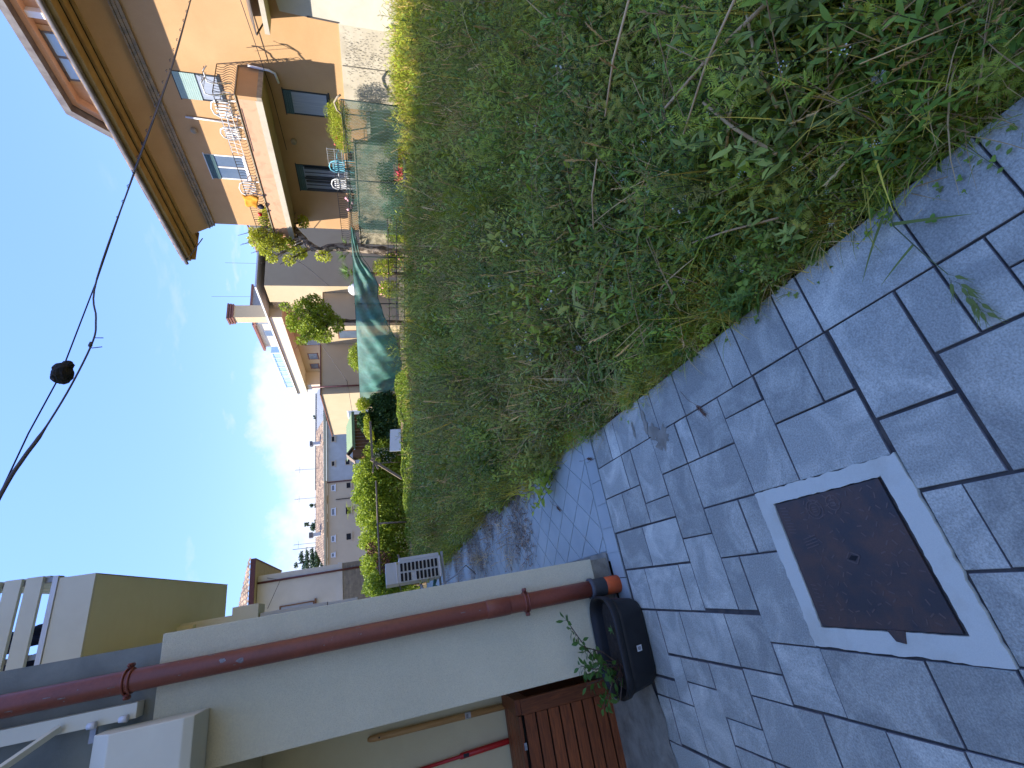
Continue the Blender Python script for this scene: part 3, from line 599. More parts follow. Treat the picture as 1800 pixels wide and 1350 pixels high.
box('inner_panel', 'dark', tk, -1.90, -.76, yf + .05, yf + .06, .01, zt - .03)
# beech handle, red handle leaning behind the cabinet
t = thing('wooden_handle', 'long pale beech tool handle leaning behind the teak cabinet', 'tool handle', (-.70, 4.0, .3))
mb = MB(); a, b = Vector((-.750, 4.215, 1.710)), Vector((-.762, 4.185, .10)); d = b - a
mb.tube([a, a + d * .01, a + d * .03, b], [.010, .018, .0215, .0215], 14); mb.build('shaft', 'beech', t, smooth=True)
mb = MB(); c = a + d * .05; mb.tube([c + Vector((0, -.022, 0)), c + Vector((0, .0, 0))], .006, 8); mb.build('hang_hole', 'black', t)
mb = MB(); c0, c1 = a + d * .435, a + d * .462; mb.tube([c0, c1], .0222, 14, cap=False); mb.build('price_label', 'labelpaper', t, smooth=True)
mb = MB()
for i in range(6):
    q = c0 + d * .004 + Vector((-.012 + i * .004, 0, 0)); mb.box(q.x, q.x + .002, q.y - .0232, q.y - .0228, q.z - .018, q.z)
mb.build('barcode', 'ink', t)
t = thing('red_broomstick', 'bright red metal handle leaning low behind the teak cabinet', 'tool handle', (-.95, 4.0, .3))
mb = MB(); a, b = Vector((-1.012, 4.225, 1.60)), Vector((-.965, 4.20, .30)); mb.tube([a, a.lerp(b, .4), a.lerp(b, .41), b], [.012, .012, .020, .020], 12); mb.build('shaft', 'red', t, smooth=True)
mb = MB(); c = a.lerp(b, .43); mb.box(c.x - .010, c.x + .012, c.y - .0225, c.y - .020, c.z - .03, c.z + .01); mb.build('label', 'ink', t)

# planter
pl = thing('planter', 'black plastic trough planter with a thin leafy shrub beside the downpipe foot', 'planter', (-.37, 3.08, 0))
def rrect(cx, cy, hx, hy, r, z, n=6):
    P = []
    for qx, qy, a0 in ((1, 1, 0), (-1, 1, 90), (-1, -1, 180), (1, -1, 270)):
        for i in range(n + 1):
            a = R(a0 + 90 * i / n); P.append((cx + qx * (hx - r) + r * math.cos(a), cy + qy * (hy - r) + r * math.sin(a), z))
    return P
def loft(mb, rings, closed_bottom=True):
    n = len(rings[0]); vs = [p for r in rings for p in r]
    fs = [(i * n + k, i * n + (k + 1) % n, (i + 1) * n + (k + 1) % n, (i + 1) * n + k) for i in range(len(rings) - 1) for k in range(n)]
    if closed_bottom: fs.append(tuple(range(n))[::-1])
    mb.add(vs, fs)
rot = Matrix.Rotation(R(-3), 3, 'Z'); pc = Vector((-.385, 3.06, 0))
def rr_(hx, hy, r, z): return [tuple(pc + rot @ Vector((p[0], p[1], 0)) + Vector((0, 0, p[2]))) for p in rrect(0, 0, hx, hy, r, z)]
mb = MB(); loft(mb, [rr_(.225, .105, .09, .002), rr_(.24, .125, .10, .03), rr_(.262, .155, .12, .16), rr_(.268, .163, .125, .188), rr_(.266, .161, .125, .190), rr_(.266, .161, .125, .194), rr_(.280, .176, .135, .196), rr_(.284, .18, .14, .238), rr_(.28, .176, .136, .242),
    rr_(.270, .166, .13, .240), rr_(.262, .156, .122, .20), rr_(.255, .15, .118, .16)])
mb.build('trough', 'blackplastic', pl, smooth=True, fix=True)
mb = MB(); P = rr_(.254, .149, .118, .165); mb.add(P + [tuple(pc + Vector((0, 0, .175)))], [(i, (i + 1) % len(P), len(P)) for i in range(len(P))]); mb.build('soil', 'soil', pl)
q0 = pc + rot @ Vector((-.02, -.141, 0)); mb = MB(); mb.add([(q0.x - .016, q0.y - .0035, .085), (q0.x + .016, q0.y - .0045, .083), (q0.x + .015, q0.y - .0155, .122), (q0.x - .017, q0.y - .0145, .122)], [(0, 1, 2, 3)]); mb.build('sticker', 'labelpaper', pl, fix=False)
mb = MB()
for i in range(3): mb.add([(q0.x - .008 + i * .006, q0.y - .0075, .092), (q0.x - .005 + i * .006, q0.y - .0075, .092), (q0.x - .005 + i * .006, q0.y - .0155, .115), (q0.x - .008 + i * .006, q0.y - .0155, .115)], [(0, 1, 2, 3)])
mb.build('print', 'ink', pl, fix=False)

def leaf(mb, base, d, n, L, Wd, bend=.2, prof=(.10, .75, 1.0, .62, .0), fold=.18):
    """one leaf: midrib plus two folded halves"""
    d = Vector(d).normalized(); n = Vector(n); s = d.cross(n)
    if s.length < 1e-4: s = d.cross(Vector((1, 0, .3)))
    s.normalize(); n = s.cross(d).normalized(); b = Vector(base); k = len(prof); vs = []
    for i, w in enumerate(prof):
        t = i / (k - 1); c = b + d * L * t - n * bend * L * t * t
        vs += [c + s * w * Wd / 2 + n * fold * w * Wd / 2, c, c - s * w * Wd / 2 + n * fold * w * Wd / 2]
    fs = []
    for i in range(k - 1):
        a = 3 * i; fs += [(a, a + 1, a + 4, a + 3), (a + 1, a + 2, a + 5, a + 4)]
    mb.add(vs, fs)
def rdir(rr, el0=-.2, el1=.9):
    a = rr.uniform(0, 2 * math.pi); e = rr.uniform(el0, el1); return Vector((math.cos(a) * math.cos(e), math.sin(a) * math.cos(e), math.sin(e)))
sh = thing('potted_shrub', 'thin leggy evergreen shrub growing from the black planter', 'shrub', (-.50, 3.10, .17))
rr = random.Random(21); stems = MB(); lv = MB()
SH = [((-.50, 3.10, .17), [(-.47, 3.05, .30), (-.40, 3.03, .37), (-.30, 3.05, .42), (-.20, 3.10, .455)]),
      ((-.50, 3.10, .17), [(-.50, 3.06, .28), (-.48, 3.04, .37), (-.45, 3.04, .44)]),
      ((-.52, 3.10, .17), [(-.57, 3.04, .27), (-.63, 3.0, .33), (-.66, 2.99, .37)]),
      ((-.50, 3.12, .17), [(-.55, 3.10, .29), (-.56, 3.10, .40)]),
      ((-.50, 3.10, .17), [(-.40, 3.02, .30), (-.36, 3.0, .40)]),
      ((-.54, 3.10, .17), [(-.60, 3.03, .22), (-.66, 3.02, .25)])]
for b0, pts in SH:
    P = [Vector(b0)] + [Vector(p) for p in pts]; stems.tube(P, [.005 - .0035 * i / len(P) for i in range(len(P))], 6)
    for i in range(1, len(P)):
        for t in (.2, .5, .75, 1.0):
            c = P[i - 1].lerp(P[i], t)
            if c.z < .27 and rr.random() < .6: continue
            for _ in range(3):
                d = rdir(rr, -.3, 1.1); e = c + d * .02; stems.tube([c, e], [.0012, .0008], 4, False)
                leaf(lv, e, d, (rr.uniform(-1, 1), rr.uniform(-1, 1), 1.2), rr.uniform(.036, .058), rr.uniform(.019, .028), .15)
stems.build('branch', 'bark', sh); lv.build('leaves', 'potleaf', sh, fix=False, smooth=True)
mb = MB(); lv = MB()
for i in range(14):
    d = rdir(rr, .0, .9); p = Vector((-.52, 3.08, .18)); mb.tube([p, p + d * .06, p + d * .06 + rdir(rr, -.2, .8) * rr.uniform(.03, .07)], [.0022, .0016, .0009], 4, False)
mb.build('dead_twigs', 'drybrown', sh)
sd = MB(); p = Vector((-.30, 3.03, .175))
for i in range(6): leaf(sd, p + Vector((0, 0, .02)), rdir(rr, .1, .9), (0, 0, 1), .03, .014)
tag(sd.build('seedling', 'potleaf', None, fix=False), 'small bright seedling sprouting in the black planter soil', 'seedling')

# AC unit on the alley side
ac = thing('air_conditioner', 'cream outdoor air conditioner unit with slotted side on wall brackets over the path', 'air conditioner', (.62, 8.5, .6))
box('housing', 'acwhite', ac, .46, .775, 8.00, 8.80, .64, 1.50, bevel=.008)
box('side_bulge', 'acwhite', ac, .777, .83, 8.02, 8.78, .66, 1.29, bevel=.01)
for c in range(2):
    for k in range(10):
        if c == 0 and k == 3: continue
        x0 = .478 + c * .145; z0 = .70 + (9 - k) * .060
        mb = MB(); mb.box(x0, x0 + .118, 7.985, 7.996, z0, z0 + .036); mb.build('slot', 'dark', ac)
for z in (.655, 1.33):
    box('trim', 'white', ac, .46, .775, 7.985, 7.998, z, z + .012)
box('badge', 'brass', ac, .735, .765, 7.986, 7.997, 1.31, 1.33)
for y in (8.1, 8.7):
    box('bracket', 'steel', ac, .10, .84, y - .02, y + .02, .585, .62); box('bracket', 'steel', ac, .10, .14, y - .02, y + .02, .30, .584)
mb = MB(); mb.tube([(.40, 8.05, .98), (.30, 8.02, .95), (.24, 8.05, .85), (.14, 8.1, .9)], .022, 8); mb.build('insulated_hose', 'steel', ac, smooth=True)
mb = MB(); mb.tube([(.42, 8.05, .75), (.34, 8.0, .78), (.28, 8.02, .68), (.16, 8.06, .74)], .028, 8); mb.build('insulated_hose', 'greentape', ac, smooth=True)
for z in (.98, .86): mb = MB(); mb.tube([(.455, 8.04, z), (.40, 8.04, z)], [.016, .02], 8); mb.build('valve', 'brass', ac)
mb = MB(); mb.tube([(.44, 8.02, 1.30), (.30, 8.0, 1.28), (.24, 8.0, 1.15), (.22, 8.02, 1.0)], .007, 6); mb.build('cable', 'cablegrey', ac, smooth=True)
mb = MB(); mb.tube([(.36, 8.0, .60), (.44, 7.9, .42), (.56, 7.95, .25), (.42, 8.3, .05)], .009, 6); mb.build('drain_hose', 'steel', ac, smooth=True)

# ------------------------------------------------------------------ orange house across the field (front on x = 15)
oh = thing('orange_house', 'two storey orange plastered house with deep ochre eaves, long balcony and attic', 'house', (15, 9, -.5))
box('wall', 'orange', oh, 15, 26, -8, 15.72, -.6, 8.0)
box('cream_base', 'cream', oh, 14.965, 14.999, 7.84, 10.3, -.6, 1.95)
mb = MB(); mb.prism([(14.95, -8, -.6), (14.95, 7.86, -.6), (14.95, 7.86, 1.9), (14.95, 7.78, 3.42), (14.95, 7.3, 3.50), (14.95, 6.9, 3.75), (14.95, -8, 3.9)], (.05, 0, 0)); mb.build('patched_plaster', 'patchwhite', oh)
mb = MB(); mb.bar((14.945, 7.83, 1.95), (14.945, 7.80, 2.75), .03, .03); mb.build('conduit', 'cablegrey', oh)
mb = MB(); mb.bar((14.955, 8.95, -.3), (14.955, 8.97, 1.93), .02, .02); mb.build('wall_crack', 'crack', oh)
mb = MB(); rr = random.Random(4)
for i in range(700):
    y = rr.gauss(8.6, .38); z = rr.uniform(.3, 1.85); y += (1.9 - z) * .12; w = rr.uniform(.003, .011); h = rr.uniform(.01, .055)
    if not 7.9 < y < 9.9: continue
    a = rr.uniform(0, 3); mb.add([(14.962, y + w * math.cos(a + k * 1.57), z + h * math.sin(a + k * 1.57)) for k in range(4)], [(0, 1, 2, 3)])
tag(mb.build('dead_ivy_marks', 'crack', oh, fix=False), None, None, kind='stuff')
box('cornice', 'cornice', oh, 14.90, 14.998, -8, 15.80, 7.22, 7.30); box('cornice', 'cornice', oh, 14.93, 14.998, -8, 15.77, 7.13, 7.215); box('cornice', 'cornice', oh, 14.86, 14.998, -8, 15.84, 7.305, 7.345)
mb = MB(); mb.prism([(14.97, -8, 7.35), (14.55, -8, 7.95), (15.2, -8, 7.96)], (0, 23.9, 0)); mb.build('cove', 'orange', oh)
for x0, x1, z in ((14.50, 14.86, 7.93), (14.22, 14.49, 8.02), (13.93, 14.21, 8.11)):
    box('soffit_board', 'soffit', oh, x0, x1, -8, 16.55, z, z + .07)
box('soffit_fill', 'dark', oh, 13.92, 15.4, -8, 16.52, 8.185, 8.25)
box('eave_end', 'soffit', oh, 13.93, 15.3, 16.555, 16.6, 7.95, 8.3)
box('fascia', 'soffit', oh, 13.87, 13.925, -8, 16.6, 8.10, 8.30)
mb = MB(); mb.tube([(13.80, -8, 8.30), (13.80, 16.68, 8.26)], .065, 10); mb.build('gutter', 'gutter', oh, smooth=True)
box('roof', 'tile', oh, 13.86, 26, -8, 16.6, 8.31, 8.40)
mb = MB(); mb.bar((13.82, 16.5, 8.2), (14.4, 15.9, 7.55), .05, .03); mb.build('gutter_outlet', 'gutter', oh)
# attic
at = MB(); at.prism([(17, 2, 8.4), (17, 14.1, 8.4), (17, 12.45, 10.42), (17, 2, 10.42)], (5, 0, 0)); at.build('attic_wall', 'orange2', oh)
mb = MB(); mb.prism([(16.45, 2, 10.42), (16.45, 12.50, 10.42), (16.45, 14.3, 8.4), (16.45, 14.45, 8.5), (16.45, 12.62, 10.62), (16.45, 2, 10.62)], (6, 0, 0)); mb.build('attic_roof', 'gutter', oh)
mb = MB(); mb.prism([(16.72, 2, 10.26), (16.72, 12.36, 10.26), (16.72, 14.1, 8.3), (16.72, 14.26, 8.4), (16.72, 12.47, 10.415), (16.72, 2, 10.415)], (.27, 0, 0)); mb.build('attic_trim', 'orange2', oh)
def window(par, x, y0, y1, z0, z1, frame='darkframe', pane='glass', split=1, depth=.10, fw=.05, reveal='orange2', shut=None, shutm='teal', facing=-1, name='window'):
    """window in a wall that faces -x: the frame is the part, panes and slats its sub-parts"""
    mb = MB(); mb.box(x - .012, x + .002, y0 - .04, y1 + .04, z1, z1 + .03); mb.box(x - .02, x + .002, y0 - .04, y1 + .04, z0 - .05, z0)
    for a, b in ((y0, y0 + fw), (y1 - fw, y1)): mb.box(x - .010, x - .002, a, b, z0, z1)
    mb.box(x - .010, x - .002, y0 + fw, y1 - fw, z1 - fw, z1); mb.box(x - .010, x - .002, y0 + fw, y1 - fw, z0, z0 + fw)
    for s in range(1, split):
        c = y0 + (y1 - y0) * s / split; mb.box(x - .010, x - .002, c - fw / 2, c + fw / 2, z0 + fw, z1 - fw)
    w = mb.build(name, frame, par)
    for s in range(split):
        a = y0 + (y1 - y0) * s / split + fw / 2 + .012; b = y0 + (y1 - y0) * (s + 1) / split - fw / 2 - .012
        MB().box(x - .0045, x - .001, a, b, z0 + fw, z1 - fw).build('pane', pane, w)
    if shut:
        n = 0; z = z1 - .002
        while z - .055 > shut:
            MB().box(x - .028, x - .011, y0 + .015, y1 - .015, z - .05, z).build('shutter_slat', shutm if n % 99 else shutm, w); z -= .056; n += 1
    return w
window(oh, 15, 9.78, 10.6, 5.42, 6.57, pane='curtain', shut=6.0, shutm='teal_light')
window(oh, 15, 12.5, 13.5, 5.40, 6.57, pane='glass', split=2, shut=6.28, frame='white')
window(oh, 15, 9.93, 10.72, 2.44, 3.72, pane='curtain', shut=3.45)
wd = window(oh, 15, 12.62, 13.78, 1.6, 3.76, pane='curtain', split=2, fw=.09, shut=3.5, name='balcony_door')
for y in (12.72, 13.10, 13.3, 13.66): MB().box(14.93, 14.96, y - .035, y + .035, 1.7, 3.5).build('security_bar', 'darkframe', wd)
for y in (12.9, 13.45): MB().box(14.935, 14.955, y - .012, y + .012, 1.7, 3.5).build('security_bar', 'darkframe', wd)
mb = MB(); mb.box(16.96, 16.998, 10.2, 11.95, 9.1, 10.3); mb.build('attic_window_reveal', 'orange', oh)
aw = window(oh, 16.955, 10.36, 11.80, 9.15, 10.22, frame='gutter', pane='glassblue', split=2, fw=.06)
box('attic_vent', 'white', oh, 16.80, 16.998, 9.78, 9.95, 9.85, 10.28)
for y, z in ((11.64, 6.58), (11.71, 3.68)):
    mb = MB(); mb.tube([(14.998, y, z), (14.93, y, z), (14.90, y, z)], [.095, .09, .04], 16); mb.build('wall_lamp', 'stone_trim', oh, smooth=True)
mb = MB(); mb.tube([(14.96, 11.18, 6.66), (14.96, 11.24, 5.2)], .028, 8); mb.build('condensate_pipe', 'white', oh, smooth=True)
mb = MB(); mb.tube([(14.92, 9.32, 4.52), (14.92, 9.38, 3.98), (14.92, 9.44, 3.84), (14.92, 9.72, 3.78)], .035, 10); mb.build('elbow_pipe', 'white', oh, smooth=True)
# balcony
bx0, by0, by1 = 13.7, 9.42, 15.5
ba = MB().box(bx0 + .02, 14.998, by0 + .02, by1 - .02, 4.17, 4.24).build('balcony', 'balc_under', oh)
MB().box(bx0, 14.998, by0, by0 + .10, 4.26, 4.78).build('parapet_end', 'orange', ba)
MB().box(bx0, bx0 + .1, by0 + .101, by1, 4.31, 4.76).build('parapet', 'dirtyorange', ba)
MB().box(bx0 - .01, 14.997, by0 - .008, by0 + .10, 4.13, 4.257).build('slab_edge', 'stone_trim', ba)
MB().box(bx0 - .01, bx0 + .1, by0 + .101, by1 + .01, 4.13, 4.307).build('slab_edge', 'cream', ba)
MB().box(bx0 - .03, bx0 + .13, by0 - .03, by1 + .02, 4.785, 4.815).build('coping', 'stone_trim', ba)
MB().box(bx0 + .131, 14.99, by0 - .03, by0 + .13, 4.785, 4.815).build('coping', 'stone_trim', ba)
def baluster(h=.52, out=-.10):
    mb = MB(); P = [(0, 0, 0), (out * .85, 0, h * .12), (out, 0, h * .28), (out * .55, 0, h * .48), (out * -.10, 0, h * .66), (out * -.2, 0, h * .82), (0, 0, h)]
    mb.tube(P, .0085, 4); return mb.data('baluster', 'ironwork')
bme = baluster()
def railing(par, p, q, z, h=.52, me=bme, ang=0, step=.105, name='baluster'):
    p, q = Vector(p), Vector(q); n = int((q - p).length / step)
    for i in range(n + 1):
        c = p.lerp(q, i / n); o = link(name, me, None); o.parent = par; o.location = Vector((c.x, c.y, z)) - ploc(par); o.rotation_euler = (0, 0, ang)
def ploc(p):
    v = Vector((0, 0, 0))
    while p is not None: v += p.location; p = p.parent
    return v
railing(ba, (bx0 + .05, by0 + .02, 0), (bx0 + .05, by1, 0), 4.815)
railing(ba, (bx0 + .12, by0 + .02, 0), (14.9, by0 + .02, 0), 4.815, ang=R(90))
MB().box(bx0 + .035, bx0 + .065, by0, by1, 5.335, 5.35).build('handrail', 'ironwork', ba)
MB().box(bx0 + .066, 14.99, by0 + .005, by0 + .035, 5.335, 5.35).build('handrail', 'ironwork', ba)
# bracket clothes dryer whose shadow falls on the wall
dr = thing('balcony_drying_frame', 'white tubular drying frame hooked over the near end of the balcony rail', 'drying rack', (13.7, 9.4, 5.2))
mb = MB(); mb.tube([(13.72, 9.42, 4.9), (13.5, 9.36, 5.35), (13.45, 9.30, 5.45), (13.6, 9.1, 5.5), (13.75, 9.05, 5.42)], .018, 8); mb.tube([(14.2, 9.42, 4.9), (14.0, 9.36, 5.35), (13.95, 9.30, 5.45), (14.1, 9.1, 5.5), (14.25, 9.05, 5.42)], .018, 8); mb.build('arm', 'white', dr, smooth=True)
mb = MB(); mb.tube([(13.6, 9.1, 5.5), (14.3, 9.1, 5.5)], .008, 6); mb.tube([(13.5, 9.2, 5.47), (14.2, 9.2, 5.47)], .006, 6); mb.tube([(13.75, 9.0, 5.6), (13.72, 9.25, 4.95)], .007, 6); mb.build('line', 'cablegrey', dr)
# small awning near the frame's edge
aw = thing('small_awning', 'dark roller awning box sticking out of the orange wall near its whitewashed end', 'awning', (14.4, 7, 3.6))
mb = MB(); mb.prism([(14.2, 4, 3.97), (14.2, 8.05, 3.97), (14.95, 8.05, 4.15), (14.95, 4, 4.15)], (0, 0, .03)); mb.build('awning_cover', 'gutter', aw)
box('awning_box', 'cream', aw, 14.25, 14.94, 4, 8.02, 3.66, 3.78)
mb = MB(); mb.bar((14.2, 8.04, 3.98), (14.95, 8.04, 3.80), .03, .03); mb.build('awning_arm', 'darkframe', aw)
mb = MB(); mb.tube([(14.9, 4, 4.45), (14.88, 7.2, 4.35), (14.9, 10.0, 4.03), (14.9, 12, 3.95)], .01, 5); tag(mb.build('facade_cable', 'cable', smooth=True), 'thin dark cable running across the orange facade below the balcony', 'cable')

def chair(label, loc, rz, m, group=None, name='garden_chair'):
    t = thing(name, label, 'chair', loc, group); t.rotation_euler = (0, 0, rz)
    def P(nm, mb, **k):
        o = mb.build(nm, m, None, **k); o.parent = t; return o
    P('seat', MB().box(-.24, .24, -.22, .24, .40, .43), bevel=.008)
    for k in range(5): P('back_slat', MB().box(-.19 + k * .085, -.15 + k * .085, .235, .262, .435, .80))
    P('back_rim', MB().tube([(-.24, .25, .42), (-.235, .27, .72), (-.15, .28, .86), (0, .285, .90), (.15, .28, .86), (.235, .27, .72), (.24, .25, .42)], .02, 8), smooth=True)
    for sx in (-1, 1):
        P('armrest', MB().tube([(sx * .24, .25, .62), (sx * .27, 0, .64), (sx * .25, -.22, .60), (sx * .24, -.23, .42)], .018, 8), smooth=True)
        for sy in (-1, 1): P('leg', MB().tube([(sx * .21, sy * .2, .40), (sx * .25, sy * .24, 0)], .02, 8), smooth=True)
    return t
chair('white plastic chair at the near corner of the upper balcony', (14.0, 9.95, 4.60), R(100), 'white', 'white chairs on the upper balcony')
chair('white plastic chair in the middle of the upper balcony by the folded rack', (14.1, 10.7, 4.60), R(80), 'white', 'white chairs on the upper balcony')
chair('white plastic chair beside the orange cloth on the upper balcony', (14.1, 12.9, 4.60), R(110), 'white', 'white chairs on the upper balcony')
mb = MB()
for i in range(9): mb.tube([(13.62, 9.9 + i * .16, 5.30), (13.52, 9.9 + i * .16, 4.98)], .007, 4)
for z in (5.30, 5.14, 4.98): mb.tube([(13.62 - (5.3 - z) * .3, 9.85, z), (13.62 - (5.3 - z) * .3, 11.25, z)], .009, 5)
tag(mb.build('clothes_airer', 'white'), 'white wire clothes airer hanging on the outside of the upper balcony rail', 'clothes airer')
mb = MB(); nx, nz = 8, 8
V = [(13.60 - .05 * math.sin(u * 1.3) - .004 * v, 12.85 + .55 * u / nx + .03 * math.sin(v), 5.42 - .50 * v / nz * (1 - .35 * u / nx)) for v in range(nz + 1) for u in range(nx + 1)]
mb.add(V, [(v * 9 + u, v * 9 + u + 1, v * 9 + u + 10, v * 9 + u + 9) for v in range(nz) for u in range(nx)])
o = mb.build('draped_cloth', 'orangecloth', smooth=True, fix=False); o.modifiers.new('thickness', 'SOLIDIFY').thickness = .01
tag(o, 'bright orange cloth draped over the upper balcony rail', 'cloth')
mb = MB(); mb.blob((13.60, 13.35, 4.95), (.07, .10, .10), 2, 2, .2); tag(mb.build('dark_basket', 'cloth', smooth=True), 'small dark bundle below the orange cloth on the balcony', 'bundle')
mb = MB(); mb.tube([(13.55, 13.65, 4.98), (13.55, 13.65, 5.10)], [.05, .065], 10); tag(mb.build('red_pot', 'red', smooth=True), 'small red pot on the balcony coping beyond the orange cloth', 'pot')

# garden terrace below, behind the green net
tw = thing('terrace_wall', 'cream rendered terrace wall behind the green net with a belly railing on top', 'wall', (14.3, 12.8, -.4))
box('wall', 'stonewall', tw, 14.25, 14.45, 11.0, 15.75, -.6, 1.72); box('coping', 'stone_trim', tw, 14.22, 14.48, 10.98, 15.8, 1.723, 1.76)
railing(tw, (14.34, 11.9, 0), (14.34, 15.6, 0), 1.76, me=baluster(.66, -.13), step=.11)
box('handrail', 'ironwork', tw, 14.325, 14.355, 11.9, 15.62, 2.42, 2.44)
box('terrace_floor', 'cream', tw, 14.46, 14.96, 10.35, 15.75, 1.2, 1.3)
chair('light blue plastic chair on the ground floor terrace behind the railing', (14.68, 12.1, 1.70), R(90), 'bluechair', None, 'terrace_chair')
chair('white slatted chair next to the light blue one on the terrace', (14.68, 12.85, 1.70), R(90), 'white', None, 'terrace_chair')
mb = MB()
for i in range(7): mb.tube([(14.2, 11.25 + i * .09, 2.60), (14.2, 11.28 + i * .09, 2.15)], .006, 4)
for z in (2.6, 2.38, 2.15): mb.tube([(14.2, 11.22, z), (14.2, 11.85, z)], .008, 4)
for y in (11.25, 11.8): mb.tube([(14.2, y, 2.6), (14.15, y, 1.3)], .01, 5)
tag(mb.build('laundry_rack', 'steel'), 'grey wire laundry rack standing beside the green bush on the terrace', 'laundry rack')
mb = MB(); rr = random.Random(8)
for i in range(7): mb.blob((14.18 + rr.uniform(-.05, .05), 13.25 + i * .09, 1.98 + rr.uniform(-.12, .16)), (.05, .055, .06), i, 1, .3)
tag(mb.build('pink_laundry', 'pinkcloth', smooth=True), 'pink and white small laundry hung on the terrace railing', 'laundry')
# round white rim of a parasol foot / tub at the near end
mb = MB(); mb.tube([(14.02, 9.25, 2.02), (14.0, 9.32, 2.12), (14.0, 9.5, 2.22), (14.0, 9.72, 2.16), (14.02, 9.85, 2.02)], .028, 8); tag(mb.build('bent_pipe', 'stone_trim', smooth=True), 'pale bent pipe arching over the near end of the green net', 'pipe')

# ------------------------------------------------------------------ net fence along the far right of the field
fp0, fp1 = Vector((14.0, 9.38, 0)), Vector((9.34, 20.5, 0)); fd = (fp1 - fp0).normalized(); fn = Vector((-fd.y, fd.x, 0))
if fn.x > 0: fn = -fn
ztop = lambda s: 2.01 - .04 * math.sin(min(s, 4) / 4 * math.pi) + max(0, s - 4) * .015
fe = thing('net_fence', 'green mesh fence with slim posts below the orange house', 'fence', (14, 9.38, 0))
def fpt(s, z, off=0): q = fp0 + fd * s + fn * off; return (q.x, q.y, z)
for s in (0, 2.3, 5.0, 7.0, 9.3, 12.1):
    mb = MB(); mb.tube([fpt(s, -.4), fpt(s, ztop(s) + (.03 if s not in (7.0,) else .02))], .02, 8); mb.build('post', 'rope', fe, smooth=True)
mb = MB(); nx, nz = 40, 14
V = [fpt(4.1 * u / nx, -.25 + (ztop(4.1 * u / nx) + .25) * v / nz, .04 * math.sin(u * .5) * math.sin(v * .4) - .03) for v in range(nz + 1) for u in range(nx + 1)]
mb.add(V, [(v * (nx + 1) + u, v * (nx + 1) + u + 1, (v + 1) * (nx + 1) + u + 1, (v + 1) * (nx + 1) + u) for v in range(nz) for u in range(nx) if not (v < 4 and 10 < u < 30 - v * 3)])
mb.build('mesh_net', 'net', fe, smooth=True, fix=False)
mb = MB()
for off, dz in ((0, .0), (.01, .035), (-.01, -.04)):
    mb.tube([fpt(s, ztop(s) + dz + .012 * math.sin(s * 5 + off * 100), off) for s in [i * .25 for i in range(17)]], .012, 5)
mb.tube([fpt(s, ztop(s) - .01, .02) for s in [4 + i * .5 for i in range(17)]], .010, 5)
mb.build('top_rope', 'rope', fe, smooth=True)
mb = MB()
for z in (.15, .45, .75): mb.tube([fpt(3.5, z), fpt(9, z)], .014, 5)
for i in range(14): mb.tube([fpt(3.6 + i * .4, -.1), fpt(3.6 + i * .4, .8)], .008, 4)
mb.build('low_iron_rail', 'ironwork', fe)
mb = MB(); rr = random.Random(6)   # chain link on the first bay
for i in range(46):
    s0 = i * .09
    mb.tube([fpt(s0 + (.045 if k % 2 else 0), .15 + k * .09, .015) for k in range(21)], .0022, 3, False)
tag(mb.build('chain_link', 'steel', fe, fix=False), None, None, kind='stuff')
sc = thing('shade_cloth', 'blue-green shade cloth hanging loose and sagging from the fence rope', 'shade cloth', fpt(8, 2.0))
low = [(3.85, 1.90), (4.86, 1.74), (5.3, 1.50), (5.61, 1.33), (6.14, 1.14), (6.64, 1.20), (7.2, 1.05), (7.7, .96), (8.3, .70), (8.86, .47), (9.6, .30), (10.12, .26), (10.8, .30), (11.4, .38), (12.1, .42)]
def lowz(s):
    for (a, za), (b, zb) in zip(low, low[1:]):
        if s <= b: return za + (zb - za) * max(0, (s - a)) / (b - a)
    return low[-1][1]
mb = MB(); nx, nz = 110, 22; V = []
for v in range(nz + 1):
    for u in range(nx + 1):
        s = 3.85 + 8.25 * u / nx; t = v / nz; zt_, zb_ = ztop(s) - .01, lowz(s)
        bel = .38 * math.sin(math.pi * t) * max(0, math.sin((s - 7.2) / 4.9 * math.pi)) if s > 7.2 else 0
        fold = .05 * math.sin((s * 1.1 - t * 3.0) * 4.2) * t * (1 - t) * 4 + .035 * math.sin(s * 13 + t * 5) * t + .04 * math.sin((s - 5) * 2.0 + t * 9) * t * (1.2 - t)
        V.append(fpt(s - .15 * t * math.sin(s), zt_ + (zb_ - zt_) * t, .05 + bel + fold))
mb.add(V, [(v * (nx + 1) + u, v * (nx + 1) + u + 1, (v + 1) * (nx + 1) + u + 1, (v + 1) * (nx + 1) + u) for v in range(nz) for u in range(nx)])
mb.build('cloth', 'tarp', sc, smooth=True, fix=False)
mb = MB(); mb.tube([fpt(3.85 + 8.2 * i / 60, lowz(3.85 + 8.2 * i / 60), .06 + .035 * math.sin((3.85 + 8.2 * i / 60) * 13 + 5)) for i in range(61)], .012, 5); mb.build('hem', 'rope', sc, smooth=True)

